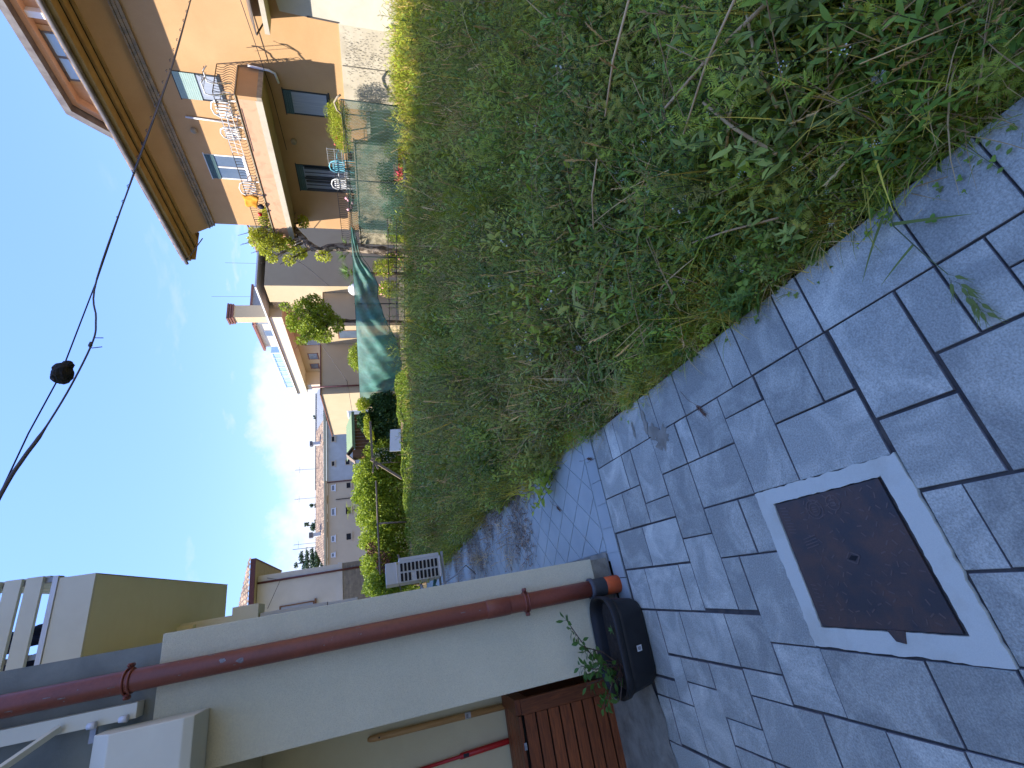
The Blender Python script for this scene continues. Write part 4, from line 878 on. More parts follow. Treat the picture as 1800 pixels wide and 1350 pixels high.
# ------------------------------------------------------------------ tan houses behind the fence
th = thing('tan_house', 'large tan and cream house with flat pale eaves slab beyond the green net', 'house', (24, 32, -.5))
def blk(par, name, m, *b): return box(name, m, par, *b)
blk(th, 'wall', 'tan', 20.72, 34, 27.05, 28.85, -.6, 7.95)
blk(th, 'wall', 'tan', 21.35, 34, 28.851, 30.5, -.6, 8.0)
blk(th, 'wall', 'tan', 20.75, 34, 29.35, 29.9, -.6, 5.5)
blk(th, 'wall', 'tan', 22.22, 34, 30.501, 44.5, -.6, 7.5)
blk(th, 'wing_wall', 'creamwhite', 20.9, 22.219, 42.2, 43.2, 4.5, 7.5)
blk(th, 'eaves_slab', 'creamwhite', 20.6, 34, 30.52, 43.4, 7.51, 8.35)
blk(th, 'eaves_edge', 'white', 20.45, 34, 26.9, 43.5, 8.36, 8.46); blk(th, 'balcony_slab', 'creamwhite', 20.8, 22.21, 31, 43, 4.2, 4.45)
for y0, y1, z0, z1 in ((38.6, 39.7, 6.1, 6.9), (40.5, 41.5, 6.25, 6.95), (33.5, 34.6, 5.2, 6.9), (36.2, 37.2, 5.2, 6.9)):
    window(th, 22.21, y0, y1, z0, z1, frame='roofbrown', pane='glass')
blk(th, 'annex', 'tan', 14.1, 22.2, 30.01, 37.8, -.6, 4.84); blk(th, 'annex_coping', 'roofbrown', 14.02, 22.2, 29.93, 37.9, 4.845, 4.91)
blk(th, 'annex', 'tan', 18.0, 20.7, 27.75, 30.0, -.6, 4.45)
blk(th, 'annex_coping', 'stone_trim', 17.95, 20.7, 27.7, 29.92, 4.455, 4.50)
window(th, 17.99, 28.3, 29.3, 2.2, 3.6, frame='roofbrown'); window(th, 14.09, 33, 34.5, 1.8, 3.4, frame='white'); window(th, 14.09, 35.5, 36.6, 1.8, 3.4, frame='white')
mb = MB(); mb.tube([(14.6, 29.9, 5.4), (14.6, 29.9, 1)], .06, 8); mb.build('downpipe', 'dkred', th, smooth=True)
blk(th, 'roof_turret', 'tile_grey', 23.3, 26, 34.0, 35.5, 8.4, 10.35); blk(th, 'turret_cap', 'roofbrown', 23.2, 26.1, 33.9, 35.6, 10.351, 10.5)
blk(th, 'chimney', 'tan', 21.35, 22.4, 31.6, 32.3, 8.47, 10.9)
for i in range(3): blk(th, 'chimney_band', 'roofbrown', 21.28 - i * .03, 22.47 + i * .03, 31.53, 32.37, 10.901 + i * .16, 11.02 + i * .16)
blk(th, 'penthouse', 'cream', 23.6, 33, 35.501, 39.6, 8.4, 10.5); blk(th, 'penthouse_eaves', 'roofbrown', 23.3, 33, 35.6, 39.8, 10.501, 10.68)
window(th, 23.59, 36.9, 37.8, 9.3, 10.1, frame='steel')
mb = MB(); mb.prism([(25.0, 28.9, 8.47), (29.3, 28.9, 8.47), (27.6, 28.9, 9.6)], (0, 3, 0)); mb.build('roof_gable', 'tan', th)
mb = MB(); mb.prism([(24.8, 28.8, 8.42), (27.6, 28.8, 9.68), (27.6, 28.8, 9.78), (24.8, 28.8, 8.52)], (0, 3.2, 0)); mb.build('gable_tiles', 'roofbrown', th)
mb = MB(); mb.tube([(20.69, 27.5, .5), (20.69, 27.5, 2.6)], .03, 6); mb.build('bracket', 'dkred', th)
mb = MB(); mb.tube([(20.5, 27.0, 2.35), (20.3, 26.9, 2.4)], [.38, .42], 20); tag(mb.build('satellite_dish', 'white', smooth=True), 'white satellite dish just above the shade cloth on the tan house', 'satellite dish')
for i, (x, y, h, lab) in enumerate(((25.8, 31, 12.2, 'tall thin mast on the left part of the tan house roof'), (24.2, 33, 13.5, 'thin mast rising beside the grey roof turret'), (26.8, 30, 10.9, 'short mast near the roof gable of the tan house'))):
    mb = MB(); mb.tube([(x, y, 8.4), (x, y, h - .6)], .011, 5)
    tag(mb.build('roof_mast', 'cablegrey'), lab, 'mast')
gt = thing('glass_building', 'pale blue glazed modern building seen past the tan house roof', 'building', (29, 50, 0))
blk(gt, 'wall', 'glassblue', 26.1, 34, 45, 53, -.6, 11.2)
for i in range(9): blk(gt, 'mullion', 'white', 26.03, 26.098, 45 + i * 1.0 - .03, 45.03 + i * 1.0, 6, 11.2)
for z in (8.2, 9.2, 10.2, 11.15): blk(gt, 'transom', 'white', 26.0, 26.029, 44.95, 53.05, z, z + .05)
lb = thing('low_white_house', 'low white building between the glass building and the pale eaves', 'building', (26, 42, 0)); blk(lb, 'wall', 'whitewall', 25.5, 30, 44.0, 44.9, -.5, 9.9); blk(lb, 'parapet', 'white', 25.4, 30.1, 43.9, 44.95, 9.901, 10.0)

# ------------------------------------------------------------------ long row house at the back (front on y = 60)
def fwin(par, x0, x1, y, z0, z1, frame='white', pane='glass', fw=.07):
    mb = MB()
    for a, b, c, d in ((x0, x0 + fw, z0, z1), (x1 - fw, x1, z0, z1), (x0 + fw, x1 - fw, z1 - fw, z1), (x0 + fw, x1 - fw, z0, z0 + fw)): mb.box(a, b, y - .05, y - .005, c, d)
    mb.box(x0 - .08, x1 + .08, y - .12, y - .055, z0 - .10, z0 - .02)
    w = mb.build('window', frame, par); MB().box(x0 + fw, x1 - fw, y - .02, y - .006, z0 + fw, z1 - fw).build('pane', pane, w); return w
def tiles(par, x0, x1, y0, z0, y1, z1, name='roof', m='tile', pitch=.28, hip0=0, hip1=0):
    """ribbed tile slope: corrugated across, stepped down the slope"""
    mb = MB(); n = int((x1 - x0) / pitch * 4); rows = 12; rr = random.Random(int(x0 * 10))
    V = []
    for j in range(rows * 2):
        t = ((j + 1) // 2) / rows; zz = .05 * (j % 2 == 0)
        for i in range(n + 1):
            x = x0 + (x1 - x0) * i / n; c = .07 * abs(math.sin(math.pi * (x - x0) / pitch))
            a0, a1 = x0 + hip0 * t, x1 - hip1 * t
            V.append((min(max(x, a0), a1), y0 + (y1 - y0) * t, z0 + (z1 - z0) * t + c - zz + rr.uniform(-.012, .012)))
    mb.add(V, [(j * (n + 1) + i, j * (n + 1) + i + 1, (j + 1) * (n + 1) + i + 1, (j + 1) * (n + 1) + i) for j in range(rows * 2 - 1) for i in range(n)])
    o = mb.build(name, m, par, fix=False); return o
rw = thing('white_row_house', 'long low white house with terracotta roof and small dark windows far behind', 'house', (22, 62, 0))
blk(rw, 'wall', 'rowwhite', 16.36, 30, 60, 68, -.6, 7.5); tiles(rw, 16.36, 24.3, 59.6, 7.85, 63.5, 9.15); tiles(rw, 24.3, 30, 59.6, 7.85, 63.5, 9.1, m='tile_grey')
blk(rw, 'eaves', 'soffitcream', 16.36, 30, 59.55, 60, 7.55, 7.82)
mb = MB(); mb.box(16.36, 30, 63.4, 63.7, 9.1, 9.25); mb.build('ridge', 'tile', rw)
for x0, x1, z0, z1 in ((21.4, 22.2, 6.5, 6.95), (18.2, 18.9, 6.54, 6.97), (18.2, 18.95, 4.74, 5.33), (25, 25.8, 6.5, 6.95)): fwin(rw, x0, x1, 60, z0, z1, 'rowcream', 'dark')
blk(rw, 'chimney', 'whitewall', 21.6, 22.0, 61, 61.4, 7.9, 9.3); blk(rw, 'chimney_cap', 'gutter', 21.5, 22.1, 60.9, 61.5, 9.31, 9.6)
rc = thing('cream_row_house', 'long low cream house with terracotta roof and white-framed windows far behind', 'house', (11, 62, 0))
blk(rc, 'wall', 'rowcream', 6.6, 16.35, 60, 68, -.6, 7.45); tiles(rc, 6.4, 16.34, 59.6, 7.8, 63.5, 9.15, hip0=2.6)
blk(rc, 'eaves', 'rowcream', 6.5, 16.34, 59.7, 59.99, 7.46, 7.78); blk(rc, 'eaves_gutter', 'soffitcream', 6.4, 16.34, 59.55, 59.69, 7.62, 7.80)
for x0, x1, z0, z1, fr, pn in ((15.1, 15.85, 6.58, 7.0, 'white', 'glass'), (12.15, 13.0, 6.6, 7.03, 'white', 'glass'), (9.1, 9.8, 6.65, 7.06, 'white', 'glass'), (7.4, 7.9, 6.7, 7.1, 'white', 'glass'),
                       (12.05, 13.0, 4.75, 5.45, 'rowcream', 'dark'), (9.05, 9.9, 4.8, 5.45, 'rowcream', 'dark'), (15.2, 16.0, 4.7, 5.3, 'rowcream', 'dark')): fwin(rc, x0, x1, 60, z0, z1, fr, pn)
mb = MB(); mb.tube([(16.2, 59.9, 7.5), (16.2, 59.9, 4)], .07, 6); mb.build('downpipe', 'dkred', rc)
mb = MB(); mb.tube([(14.0, 59.9, 6.5), (14.0, 59.9, 4)], .05, 6); mb.build('pipe', 'dark', rc)
blk(rc, 'chimney', 'whitewall', 10.2, 10.6, 61, 61.4, 8.1, 9.2); blk(rc, 'chimney_cap', 'gutter', 10.1, 10.7, 60.9, 61.5, 9.21, 9.6)
for i, (x, lab) in enumerate(((18.7, 'television aerial on the ridge of the white row house'), (15.0, 'television aerial where the two row houses meet'), (9.6, 'pair of thin aerials by the chimney of the cream row house'))):
    mb = MB(); mb.tube([(x, 62, 8.8), (x + .1, 62, 11.4)], .02, 5)
    for k in range(4): mb.bar((x + .05 - .1, 61.6, 10.6 + k * .25), (x + .05 + .1, 62.4, 10.6 + k * .25), .018, .018)
    mb.bar((x - .35, 62, 10.9), (x + .45, 62, 10.9), .02, .02)
    if i == 2: mb.tube([(x - .5, 62, 8.6), (x - .42, 62, 11.5)], .03, 5)
    tag(mb.build('tv_aerial', 'cable'), lab, 'aerial', 'aerials on the row house roofs')

# ------------------------------------------------------------------ white house with the dark red pipe
wh = thing('white_gable_house', 'white house with dark red downpipe, brick base and brown eaves at the alley end', 'house', (.9, 27, 0))
blk(wh, 'wall', 'whitewall', -6, 2.75, 25, 30, 3.56, 7.0); blk(wh, 'base_wall', 'brickgrey', -6, 2.76, 24.99, 30, -.6, 3.36); blk(wh, 'band', 'whitewall', -6, 2.80, 24.95, 30, 3.362, 3.558)
for r_i in range(26):
    for k in range(9):
        x0 = .75 + (k + (r_i % 2) * .5) * .235
        if x0 + .225 > 2.76: continue
        MB().box(x0, x0 + .225, 24.975, 24.989, 3.28 - r_i * .075 - .066, 3.28 - r_i * .075).build('brick', 'brickgrey', wh, fix=False) if r_i < 14 else None
blk(wh, 'soffit', 'soffitcream', -6, 3.42, 24.5, 30.6, 7.02, 7.06)
blk(wh, 'fascia', 'dkred', -6, 3.47, 24.42, 24.499, 7.0, 7.2); blk(wh, 'fascia', 'dkred', 3.421, 3.48, 24.5, 30.7, 7.0, 7.18)
tiles(wh, -6, 3.55, 24.4, 7.22, 28.5, 8.6, pitch=.22, hip1=2.2)
mb = MB(); mb.tube([(2.43, 24.93, 6.98), (2.47, 24.93, 1.0)], .045, 8); mb.build('downpipe', 'dkred', wh, smooth=True)
fwin(wh, .95, 1.32, 25, 4.6, 6.05, 'brownwood', 'curtain', .05)
mb = MB(); mb.tube([(2.6, 24.9, 6.6), (2.4, 24.7, 6.0), (1.3, 24.8, 6.5)], .012, 4); mb.build('wire', 'cable', wh)

# ------------------------------------------------------------------ garden bits in front of the row houses
sd = thing('garden_shed', 'lean-to shed with green corrugated roof and brown board wall among the ivy', 'shed', (7.6, 21, 0))
mb = MB(); n = 60; V = []
for j, (y, z) in enumerate(((20.3, 2.50), (22.0, 2.85))):
    for i in range(n + 1): V.append((6.85 + 1.75 * i / n, y, z + .02 * math.sin(i * 1.57)))
mb.add(V, [(i, i + 1, n + 2 + i, n + 1 + i) for i in range(n)]); o = mb.build('roof_sheet', 'greenroof', sd, fix=False)
box('fascia', 'greenroof', sd, 6.85, 8.6, 20.27, 20.30, 2.40, 2.52)
for i in range(11): box('board', 'brownwood', sd, 6.9 + i * .155, 7.045 + i * .155, 20.6, 20.62, .2, 2.42)
kn = thing('nesting_box', 'small wooden gable roof of a bird house above the hedge', 'bird house', (6.45, 20.2, 2.4))
mb = MB(); mb.prism([(6.18, 19.9, 2.42), (6.52, 19.9, 2.76), (6.52, 19.9, 2.71), (6.22, 19.9, 2.40)], (0, .5, 0)); mb.prism([(6.52, 19.9, 2.76), (6.86, 19.9, 2.50), (6.83, 19.9, 2.46), (6.52, 19.9, 2.71)], (0, .5, 0)); mb.build('roof', 'wood', kn)
box('body', 'brownwood', kn, 6.36, 6.70, 19.95, 20.35, 1.9, 2.5); mb = MB(); mb.tube([(6.52, 20.15, 0), (6.52, 20.15, 1.9)], .04, 6); mb.build('pole', 'wood', kn)
wp = thing('white_board', 'plain white board leaning against the dark ivy behind the lime green verge', 'board', (6.6, 18.9, .5))
mb = MB(); mb.prism([(7.10, 18.93, .50), (6.14, 18.93, .56), (6.19, 19.03, 1.01), (7.14, 19.03, .93)], (0, .025, 0)); mb.build('panel', 'white', wp)
bk = thing('garden_bank', 'low earth bank faced with pale stones under the hedge', 'bank', (5, 19, 0))
mb = MB(); mb.prism([(1.0, 18.3, -.5), (1.0, 18.3, .02), (1.0, 18.9, .46), (1.0, 21, .5), (1.0, 21, -.5)], (8.6, 0, 0)); mb.build('earth', mat('dry_earth', (.30, .20, .12), .95, (.16, .11, .07), 6, 1, .8, 30, coord='World'), bk)
pg = [((7.55, 1.72), (5.9, 1.70), .09), ((5.9, 1.76), (4.96, .60), .10), ((5.9, 1.66), (5.45, 1.5), .07), ((6.0, 1.60), (5.3, 1.72), .06)]
for i, (a, b, w) in enumerate(pg):
    mb = MB(); mb.bar((a[0], 18.98, a[1]), (b[0], 18.93 - .03 * i, b[1]), w, .06, (0, 1, 0))
    tag(mb.build('timber_prop', 'wood', bevel=.006), ('horizontal weathered beam across the ivy above the white board', 'long diagonal grey timber propped against the hedge', 'short slanting timber stub beside the long diagonal one', 'second short timber rising beside the beam end')[i], 'timber')
for i, (a, b, w, lab) in enumerate((((5.0, 1.60), (1.5, 1.62), .07, 'long horizontal pole tied along the front of the hedge'), ((3.33, 1.64), (3.25, .55), .07, 'upright pale post in front of the hedge middle'), ((5.7, 1.5), (5.66, .55), .03, 'thin upright stick beside the diagonal timber'), ((2.1, .95), (1.0, .60), .08, 'low slanting rail beside the air conditioner'))):
    mb = MB(); mb.tube([(a[0], 18.95, a[1]), ((a[0] + b[0]) / 2, 18.92, (a[1] + b[1]) / 2 + .01), (b[0], 18.95, b[1])], w / 2, 8)
    tag(mb.build('hedge_pole', 'wood', smooth=True), lab, 'pole')

# ------------------------------------------------------------------ overhead cables (strung from the left house to the right)
cb = [(-3.2, 6.5, 6.9), (.6, 6.9, 6.15), (2.161, 7, 5.975), (2.657, 7, 5.857), (3.966, 7, 5.621), (5.458, 7, 5.519), (7.97, 7, 5.358), (10.698, 7, 5.146), (13.309, 7, 5.053), (15.0, 7.0, 5.0)]
def smoothpts(P, k=6):
    out = []; P = [Vector(p) for p in P]
    for i in range(len(P) - 1):
        a, b, c, d = P[max(i - 1, 0)], P[i], P[i + 1], P[min(i + 2, len(P) - 1)]
        for j in range(k):
            t = j / k; out.append(.5 * ((2 * b) + (c - a) * t + (2 * a - 5 * b + 4 * c - d) * t * t + (3 * b - a - 3 * c + d) * t ** 3))
    return out + [P[-1]]
mb = MB(); mb.tube([(-3.2, 6.5, 6.95), (2.1, 7, 5.99), (2.95, 7, 5.86), (3.80, 7, 5.68), (5.458, 7, 5.525), (7.97, 7, 5.362), (10.698, 7, 5.15), (13.309, 7, 5.055), (15, 7, 5.0)], .009, 6)
tag(mb.build('overhead_cable', 'cable', smooth=True), 'taut thin black cable crossing the sky and carrying the dark nest', 'cable')
mb = MB(); P = smoothpts([(-3.2, 6.5, 6.9), (.6, 6.88, 6.2), (2.161, 6.98, 5.955), (2.60, 6.98, 5.83), (2.95, 6.98, 5.70), (3.6, 6.98, 5.52), (4.332, 6.98, 5.385), (4.725, 6.98, 5.415), (5.458, 6.98, 5.519), (7.97, 6.98, 5.335), (10.698, 6.98, 5.13), (13.309, 6.98, 5.04), (15, 6.98, 4.98)])
mb.tube(P, [.024 if p.x < 2.9 else (.017 if p.x < 3.0 else .012) for p in P], 7)
tag(mb.build('sagging_cable', 'cablegrey', smooth=True), 'thicker grey cable that droops below the taut one in the sky', 'cable')
mb = MB()
for i in range(26):
    x = 5.6 + i * .36; z = 5.519 + (5.05 - 5.519) * (x - 5.458) / 7.85; mb.tube([(x, 6.972, z - .014), (x + .02, 7.012, z + .012), (x + .04, 6.985, z + .016), (x + .06, 6.975, z - .012)], .005, 4)
tag(mb.build('cable_ties', 'cable', fix=False), 'small wire lashings binding the two overhead cables together', 'cable ties', kind='stuff')
mb = MB(); mb.tube([(4.30, 6.98, 5.39), (4.36, 6.95, 5.36), (4.35, 6.94, 5.25)], .007, 5); mb.tube([(4.22, 6.98, 5.41), (4.19, 6.95, 5.36), (4.20, 6.94, 5.24)], .007, 5); mb.blob((4.26, 6.97, 5.40), (.05, .03, .03), 3, 1, .2)
tag(mb.build('wire_hook', 'cablegrey', smooth=True), 'small wire clip with two loose ends on the drooping cable', 'wire clip')
mb = MB(); mb.blob((3.82, 6.99, 5.655), (.155, .13, .115), 5, 3, .10); mb.blob((3.93, 6.97, 5.60), (.06, .07, .07), 6, 2, .2); mb.blob((3.75, 6.98, 5.70), (.08, .08, .07), 9, 2, .15)
tag(mb.build('cable_nest', 'nest', smooth=False), 'dark round clump like a nest hanging on the taut cable', 'nest')
mb = MB(); mb.tube([(13.6, 15.2, 5.0), (16.5, 20, 4.4), (20.7, 27, 4.0)], .015, 5); mb.tube([(14.6, 24, 4.3), (15.0, 30, 3.2), (10, 30, 2.6)], .015, 5)
tag(mb.build('garden_wire', 'cablegrey', smooth=True), 'thin pale wire slanting across the tan house walls', 'wire')

# ================================================================== vegetation
# ---- tree, shrubs, hedge: leaf meshes, one object per plant part
def foliage(par, name, blobs, n, size, m, seed, aspect=.55, shell=.5, up=.3):
    rs = np.random.default_rng(seed); P = crownpts(blobs, n, rs, shell); V, Fq = leafcloud(P, size, aspect, up, rs)
    return link(name, npmesh(name, V, Fq, m), par)
def tree(name, label, base, trunk, r0, r1, blobs, n, size, m, bark, seed, group=None, cat='tree'):
    t = thing(name, label, cat, base, group); mb = MB(); k = len(trunk); rr = random.Random(seed)
    P = smoothpts(trunk, 5); P = [p + Vector((rr.uniform(-.3, .3), rr.uniform(-.3, .3), 0)) * r1 * .6 for p in P]
    mb.tube(P, [(r0 + (r1 - r0) * i / (len(P) - 1)) * rr.uniform(.85, 1.18) for i in range(len(P))], 10)
    mb.build('trunk', bark, t, smooth=True)
    tip = P[-1]; lb = MB()
    for b in blobs:
        c = Vector(b[:3]); s = min(P, key=lambda q: (q - c).length); mid = s.lerp(c, .5) + Vector((rr.uniform(-.1, .1), rr.uniform(-.1, .1), .05)) * max(b[3], .1)
        lb.tube([s, mid, c, c + (c - s) * .35], [r1 * .55, r1 * .35, r1 * .18, r1 * .08], 5, False)
        for _ in range(4): q = c + Vector((rr.gauss(0, b[3] * .5), rr.gauss(0, b[4] * .5), rr.gauss(0, b[5] * .5))); lb.tube([mid, q], [r1 * .15, r1 * .05], 4, False)
    lb.build('limbs', bark, t, smooth=True); foliage(t, 'crown', blobs, n, size, m, seed); return t
# pruned tree by the orange house: pale trunk that leans to the right
tree('pruned_tree', 'pruned leaning tree with thick pale trunk and sparse light leaves beside the orange house', (13.1, 15, .2),
     [(13.15, 15, -.3), (13.25, 15, .9), (13.38, 15, 2.0), (13.35, 15, 2.8), (13.2, 15, 3.3), (13.6, 15, 3.75), (14.1, 15, 4.05), (14.6, 15, 4.35)], .19, .10,
     [(13.45, 14.9, 4.75, .34, .4, .38), (13.8, 15, 5.25, .30, .4, .30), (14.2, 15, 4.75, .34, .4, .30), (14.9, 15, 4.45, .45, .4, .30), (14.7, 15.1, 3.85, .26, .3, .22), (15.3, 14.9, 4.0, .28, .3, .25), (12.9, 15, 3.1, .20, .25, .34), (13.05, 15, 3.95, .26, .3, .28), (13.3, 14.9, 4.3, .3, .3, .2), (14.4, 14.8, 5.2, .25, .3, .2), (12.75, 15, 4.9, .2, .2, .22), (13.9, 14.9, 5.6, .18, .2, .14), (13.0, 14.8, 5.1, .30, .3, .26), (13.4, 14.8, 5.45, .3, .3, .25), (14.7, 14.8, 5.1, .3, .3, .25), (15.1, 14.8, 4.9, .25, .3, .22), (12.6, 14.9, 4.3, .22, .25, .22), (15.5, 14.8, 4.4, .25, .3, .2)], 7600, .088, 'treeleaf', 'barkpale', 31)
tree('small_tree', 'small bushy tree with dark trunk rising behind the shade cloth', (12.2, 18.5, .2),
     [(12.2, 18.6, -.3), (12.25, 18.6, 1.2), (12.3, 18.6, 2.2), (12.4, 18.6, 3.0), (12.6, 18.6, 3.5)], .11, .07,
     [(12.6, 18.6, 3.5, .62, .6, .5), (13.0, 18.6, 4.3, .45, .5, .5), (12.0, 18.6, 4.0, .60, .6, .55), (12.3, 18.6, 4.75, .45, .5, .3), (13.4, 18.6, 3.9, .35, .4, .45), (11.6, 18.6, 3.5, .35, .4, .45), (13.1, 18.6, 5.05, .22, .25, .25), (12.1, 18.5, 2.9, .45, .4, .30), (11.35, 18.6, 4.35, .22, .25, .3)], 7000, .11, 'treeleaf', 'bark', 32)
def shrub(name, label, blobs, n, size, m, seed, group=None, cat='shrub', stem=True, aspect=.55, flowers=None):
    b = blobs[0]; t = thing(name, label, cat, (b[0], b[1], -.2), group)
    if stem:
        mb = MB(); rr = random.Random(seed)
        for q in blobs[:6]:
            mb.tube([(b[0] + rr.uniform(-.1, .1), b[1], -.2), (q[0], q[1], q[2] - q[5] * .4), (q[0] + rr.uniform(-.1, .1), q[1], q[2] + q[5] * .6)], [.03, .018, .006], 5, False)
        mb.build('stems', 'bark', t)
    foliage(t, 'foliage', blobs, n, size, m, seed, aspect, .35)
    if flowers:
        rs = np.random.default_rng(seed + 1); P = crownpts(blobs, flowers[1], rs, .85); V, Fq = leafcloud(P, flowers[2], .9, .1, rs); link('blossom', npmesh('blossom', V, Fq, flowers[0]), t)
    return t
shrub('round_shrub', 'round bright green shrub above the sagging end of the shade cloth', [(11.4, 20.3, 2.2, .75, .5, .42), (11.0, 20.3, 1.7, .5, .5, .6)], 3600, .085, 'treeleaf', 33)
shrub('terrace_bush', 'dense bright green bush with red flowers on the terrace above the green net', [(14.25, 10.0, 2.15, .30, .40, .40), (14.25, 10.6, 2.15, .30, .42, .38), (14.25, 11.05, 2.05, .28, .30, .30)], 9000, .042, 'treeleaf', 34, flowers=('flowerred', 26, .06), aspect=.35)
shrub('flowering_bush', 'garden bush with pink flowers seen beneath the lifted shade cloth', [(12.75, 15.4, .9, .35, .5, .45), (12.3, 16.2, .7, .4, .4, .5), (13.0, 15.2, .4, .3, .4, .5)], 4200, .06, 'treeleaf', 35, flowers=('flowerpink', 120, .07))
shrub('yellow_green_bush', 'yellow-green bush behind the green net below the terrace', [(13.35, 12.9, .35, .35, .5, .35), (13.6, 12.0, .2, .3, .4, .3), (12.9, 13.7, .5, .3, .4, .35)], 3600, .055, 'limeleaf', 36)
for i, (x, y, z, r, m_, lab) in enumerate(((13.75, 11.6, .7, .40, 'darkivy', 'dark bush filling the space between shade filler and terrace wall'), (13.5, 13.1, .55, .42, 'darkivy', 'low dark bush below the terrace chairs'), (14.1, 10.0, .2, .45, 'darkivy', 'dark green bush at the near end behind the green net'), (13.95, 10.9, .45, .42, 'treeleaf', 'grey-green bush behind the green net above the shade filler'), (13.8, 12.3, .6, .45, 'darkivy', 'dark bush behind the middle of the green net'), (13.3, 13.8, .3, .40, 'treeleaf', 'leafy bush behind the far post of the green net'))):
    shrub('garden_bush', lab, [(x, y, z, r * .7, r, r), (x, y + .4, z - .3, r * .7, r, r * .8), (x, y - .35, z - .25, r * .6, r * .8, r * .7)], 3200, .06, m_, 90 + i, 'bushes behind the green net')
tb = thing('gap_shade_tub', 'dark tub shape put in for the shadowy gap under the green net, with red leaves', 'shade filler', (13.45, 11.2, -.3))
mb = MB(); mb.tube([(13.5, 11.3, -.35), (13.5, 11.3, .15), (13.5, 11.3, .2)], [.42, .5, .5], 18); mb.build('tub', 'cloth', tb, smooth=True)  # dark tub added, its black stands in for shade in the gap
foliage(tb, 'red_leaves', [(13.45, 11.3, .35, .28, .35, .18)], 260, .08, 'flowerred', 37)
# hedge of photinias
hb = [(2.0, 2.25), (2.95, 2.3), (3.9, 2.35), (4.8, 2.5), (5.6, 2.45), (6.35, 2.1), (1.25, 2.2)]
hl = ['shrub of the bright hedge behind the upright post, with copper young leaves', 'shrub of the bright hedge left of the upright pale post', 'shrub of the bright hedge right of the upright pale post', 'tallest shrub of the bright hedge, under the low farm gable', 'shrub of the bright hedge above the diagonal grey timber', 'rounded end shrub of the bright hedge beside the bird house', 'nearest-to-alley shrub of the bright hedge beside the air conditioner']
for i, (x, h) in enumerate(hb):
    bl = [(x, 20.1, .9, .62, .75, .9), (x + .1, 20.2, h - .45, .58, .75, .55), (x - .25, 20.0, h - .75, .4, .6, .55), (x + .3, 19.8, h - .95, .4, .5, .5), (x - .1, 20.3, h - .12, .28, .4, .26)]
    shrub('hedge_shrub', hl[i], bl, 7800, .10, 'photinia', 50 + i, 'shrubs of the bright green hedge', 'hedge shrub')
mb_l = [(7.4, 20.0, 1.0, .75, .5, .8), (8.3, 19.9, .9, .6, .5, .85), (9.0, 20.2, 1.1, .45, .5, .75), (8.0, 20.0, 1.9, .5, .4, .4), (7.6, 19.8, .5, .6, .4, .4)]
shrub('ivy_thicket', 'dark glossy ivy thicket between the shed and the shade cloth', mb_l, 15000, .10, 'darkivy', 61, aspect=.8)
shrub('ivy_spray', 'light ivy climbing over the beam in front of the shed', [(7.6, 19.6, 1.85, .6, .3, .16), (8.6, 19.6, 2.0, .35, .3, .3), (7.1, 19.6, 1.7, .3, .3, .14)], 2200, .085, 'treeleaf', 62, stem=False, cat='ivy')
shrub('white_flower_shrub', 'shrub with white and orange flowers right behind the white board', [(6.2, 19.6, 1.2, .35, .3, .45)], 900, .08, 'darkivy', 63, flowers=('flowerwhite', 260, .07))
shrub('coppery_shrub', 'coppery young growth at the alley end of the hedge by the horizontal pole', [(1.95, 19.3, 1.5, .45, .2, .30), (2.5, 19.3, 1.9, .3, .2, .2)], 500, .09, 'drybrown', 64, stem=False)
# banana-like plant poking above the hedge
t = thing('feathery_sapling', 'feathery light sapling poking above the hedge in front of the cream row house', 'sapling', (4.3, 20.8, 0))
mb = MB(); mb.tube([(4.3, 20.8, 0), (4.35, 20.8, 2.6)], [.03, .015], 6); mb.build('stem', 'stem', t)
lv = MB(); rr = random.Random(4)
for i in range(11):
    d = rdir(rr, .0, 1.0); p = Vector((4.35, 20.8, 2.3 + i * .04))
    for k in range(12):
        q = p + d * (k * .055) - Vector((0, 0, .002 * k * k)); s = d.cross(Vector((0, 0, 1))).normalized()
        for sg in (-1, 1): leaf(lv, q, s * sg + d * .4, (0, 0, 1), .16, .035)
lv.build('fronds', 'treeleaf', t, fix=False)
# palms
for (x, y, z, lab, sdn) in ((14.0, 15.9, 2.15, 'spiky palm against the shaded tan wall left of the tree trunk', 1), (12.65, 15.7, 1.95, 'smaller palm tuft right above the shade cloth rope', 2)):
    t = thing('palm', lab, 'palm', (x, y, 0)); mb = MB(); mb.tube([(x, y, -.3), (x, y, z)], [.10, .09], 8); mb.build('trunk', 'bark', t)
    lv = MB(); rr = random.Random(sdn)
    for i in range(8):
        d = rdir(rr, .0, 1.3); c = Vector((x, y, z)) + d * .35; lv.tube([(x, y, z), c], [.012, .008], 4, False)
        s = d.cross(Vector((0, 0, 1))); s = s.normalized() if s.length > .1 else Vector((1, 0, 0))
        for k in range(13):
            a = R(-80 + k * 13.3); leaf(lv, c, d * math.cos(a) + s * math.sin(a), (0, 0, 1), .42, .035, .15, (.4, 1, .8, .4, 0), .3)
    lv.build('crown', 'palm', t, fix=False)
